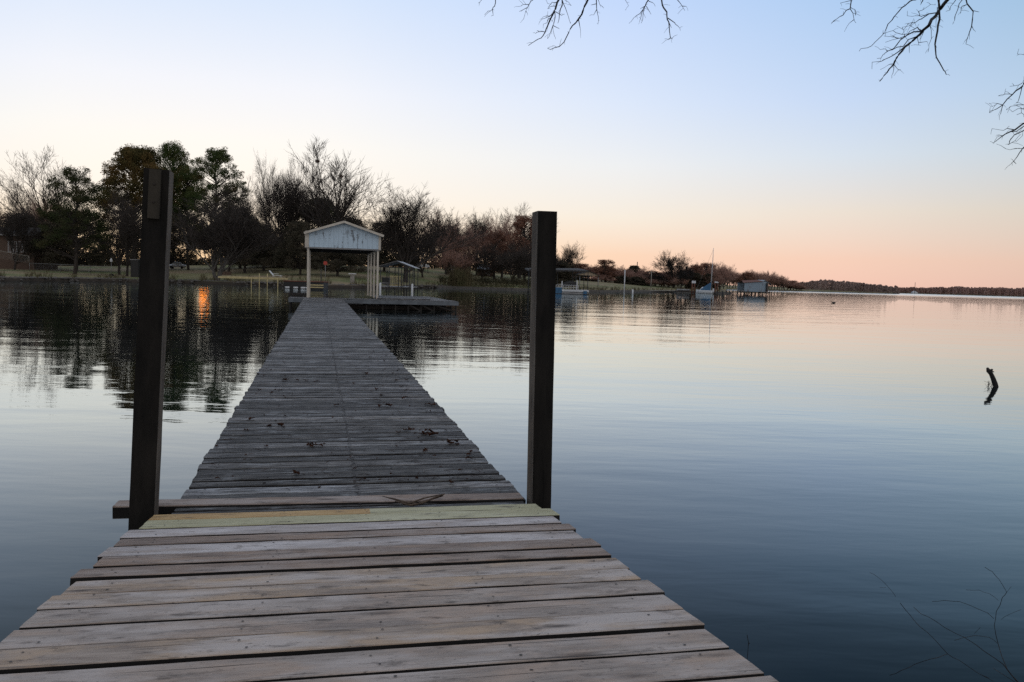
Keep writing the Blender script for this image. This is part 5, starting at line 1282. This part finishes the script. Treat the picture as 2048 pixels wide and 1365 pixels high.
allp = [(440+a/3.793, 580+b/3.793) for a, b in spots]+sp2
rn = random.Random(12)
for i, (px, py) in enumerate(allp):
    # deck height along the slope
    q = PZ(px, py, ZN)
    for _ in range(3):
        u = (q-base0).dot(Vector((-math.sin(PSI), math.cos(PSI), 0))); q = PZ(px, py, ZN+slope*(u-.75)+.006)
    o = lv[i] if i < 8 else lv[i % 8].copy()
    if i >= 8: COL.objects.link(o)
    o.location = q+Vector((0, 0, .004)); sc_ = rn.choice([.35, .45, .55, .7, .85])*rn.uniform(.85, 1.1); o.scale = (sc_, sc_, sc_*1.1); o.rotation_euler = (rn.uniform(-.25, .25), rn.uniform(-.25, .25), rn.uniform(0, 6.28))
    tag(o, 'curled dead brown leaf lying on the grey planks of the old pier', 'leaf', 'dead leaves scattered on the old pier')
# strip of bark on the cross board
p0 = PZ(820, 1002, ZN+.035); s = MB()
def bs(px, py, z): return PZ(px, py, ZN+z-.06)-p0
for pl, r in (([(765, 993, .095), (790, 999, .11), (815, 1006, .10), (835, 1008, .085), (855, 1001, .10), (886, 992, .12)], .007), ([(800, 1004, .10), (822, 1011, .085), (845, 1006, .10), (885, 989, .14)], .009), ([(815, 1009, .09), (832, 1002, .12), (850, 996, .13), (880, 990, .13)], .006), ([(790, 1003, .095), (812, 1009, .09), (828, 1012, .08)], .007), ([(880, 994, .12), (889, 988, .15)], .008)):
    s.tube([bs(*q) for q in pl], [r*.4]+[r]*(len(pl)-2)+[r*.6], 5)
tag(s.build('bark_strip', bark('stripped_bark', (.045, .032, .026), (.16, .12, .09)), None, True, loc=p0), 'curled strip of dry bark lying across the brown cross board', 'bark')

# riprap stones and litter along the far bank
def stones(name, label, px0, px1, n_, mat, sz, seed, off=(.1, 2.2)):
    rn = random.Random(seed); mb = MB()
    for _ in range(n_):
        px = rn.uniform(px0, px1); y = interp(SHORE, px)+rn.uniform(*off); x = y*(px-1024)/FPX; z = ground_z(x, y); r = sz*rn.uniform(.4, 1.3)
        vs = [Vector((x, y, z))+Vector((a*r*rn.uniform(.7, 1.3), b*r*rn.uniform(.7, 1.3), c*r*rn.uniform(.5, .9))) for a, b, c in ((1, 0, 0), (-1, 0, 0), (0, 1, 0), (0, -1, 0), (0, 0, 1), (0, 0, -1), (.6, .6, .5), (-.6, -.6, .5))]
        mb.add(vs, [(0, 6, 4), (6, 2, 4), (2, 1, 4), (1, 7, 4), (7, 3, 4), (3, 0, 4), (2, 0, 5), (1, 2, 5), (3, 1, 5), (0, 3, 5), (0, 2, 6), (1, 3, 7)])
    tag(mb.build(name, mat), label, name.replace('_', ' '), None, 'stuff')
stones('shore_stones', 'loose grey stones along the foot of the far lawn', -80, 900, 800, M['bark_grey'], .26, 3)
mb = MB(); rn = random.Random(15)
for _ in range(1500):
    px = rn.uniform(-100, 1440); y = interp(SHORE, px)+rn.uniform(.6, 3.5)*(1 if rn.random() < .7 else 6); x = y*(px-1024)/FPX
    if noise.noise(Vector((px*.02, 0, 4))) < -.05 and px < 860: continue
    z = ground_z(x, y)
    for k in range(4):
        a = Vector((rn.uniform(-.35, .35), rn.uniform(-.3, .3), rn.uniform(.35, .9))); mb.tube([Vector((x, y, z-.05)), Vector((x, y, z))+a], [.03, .01], 3, False)
tag(mb.build('bank_grass', M['reed']), 'dry ragged grass tufts along the far bank', 'grass', None, 'stuff')

# small scraps of leaf and twig caught between the old planks
mb = MB(); rn = random.Random(44); ph = Vector((-math.sin(PSI), math.cos(PSI), 0)); pxv = Vector((math.cos(PSI), math.sin(PSI), 0))
for _ in range(420):
    u = .9+rn.random()**1.6*17; v = rn.uniform(-1.1, 1.15) if rn.random() < .6 else rn.gauss(.55, .3)
    if abs(v) > 1.12: continue
    u = round(u/.205)*.205+.1+rn.gauss(0, .03)
    p = base0+ph*u+pxv*v; p.z = ZN+slope*(u-.75)+.006
    a = rn.uniform(0, 6.28); ln = rn.uniform(.006, .024); dx = Vector((math.cos(a), math.sin(a), rn.uniform(-.1, .3)))*ln; dy = Vector((-math.sin(a), math.cos(a), rn.uniform(0, .5)))*ln*rn.uniform(.25, .8)
    if rn.random() < .75: mb.add([p-dx, p-dy*.6, p+dx, p+dy], [(0, 1, 2, 3)])
    else: mb.tube([p-dx*2, p+Vector((0, 0, .006)), p+dx*2.5], .0018, 3)
tag(mb.build('leaf_litter', M['dead_leaf']), 'tiny dark scraps of leaf and twig strewn on the old pier', 'litter', None, 'stuff')
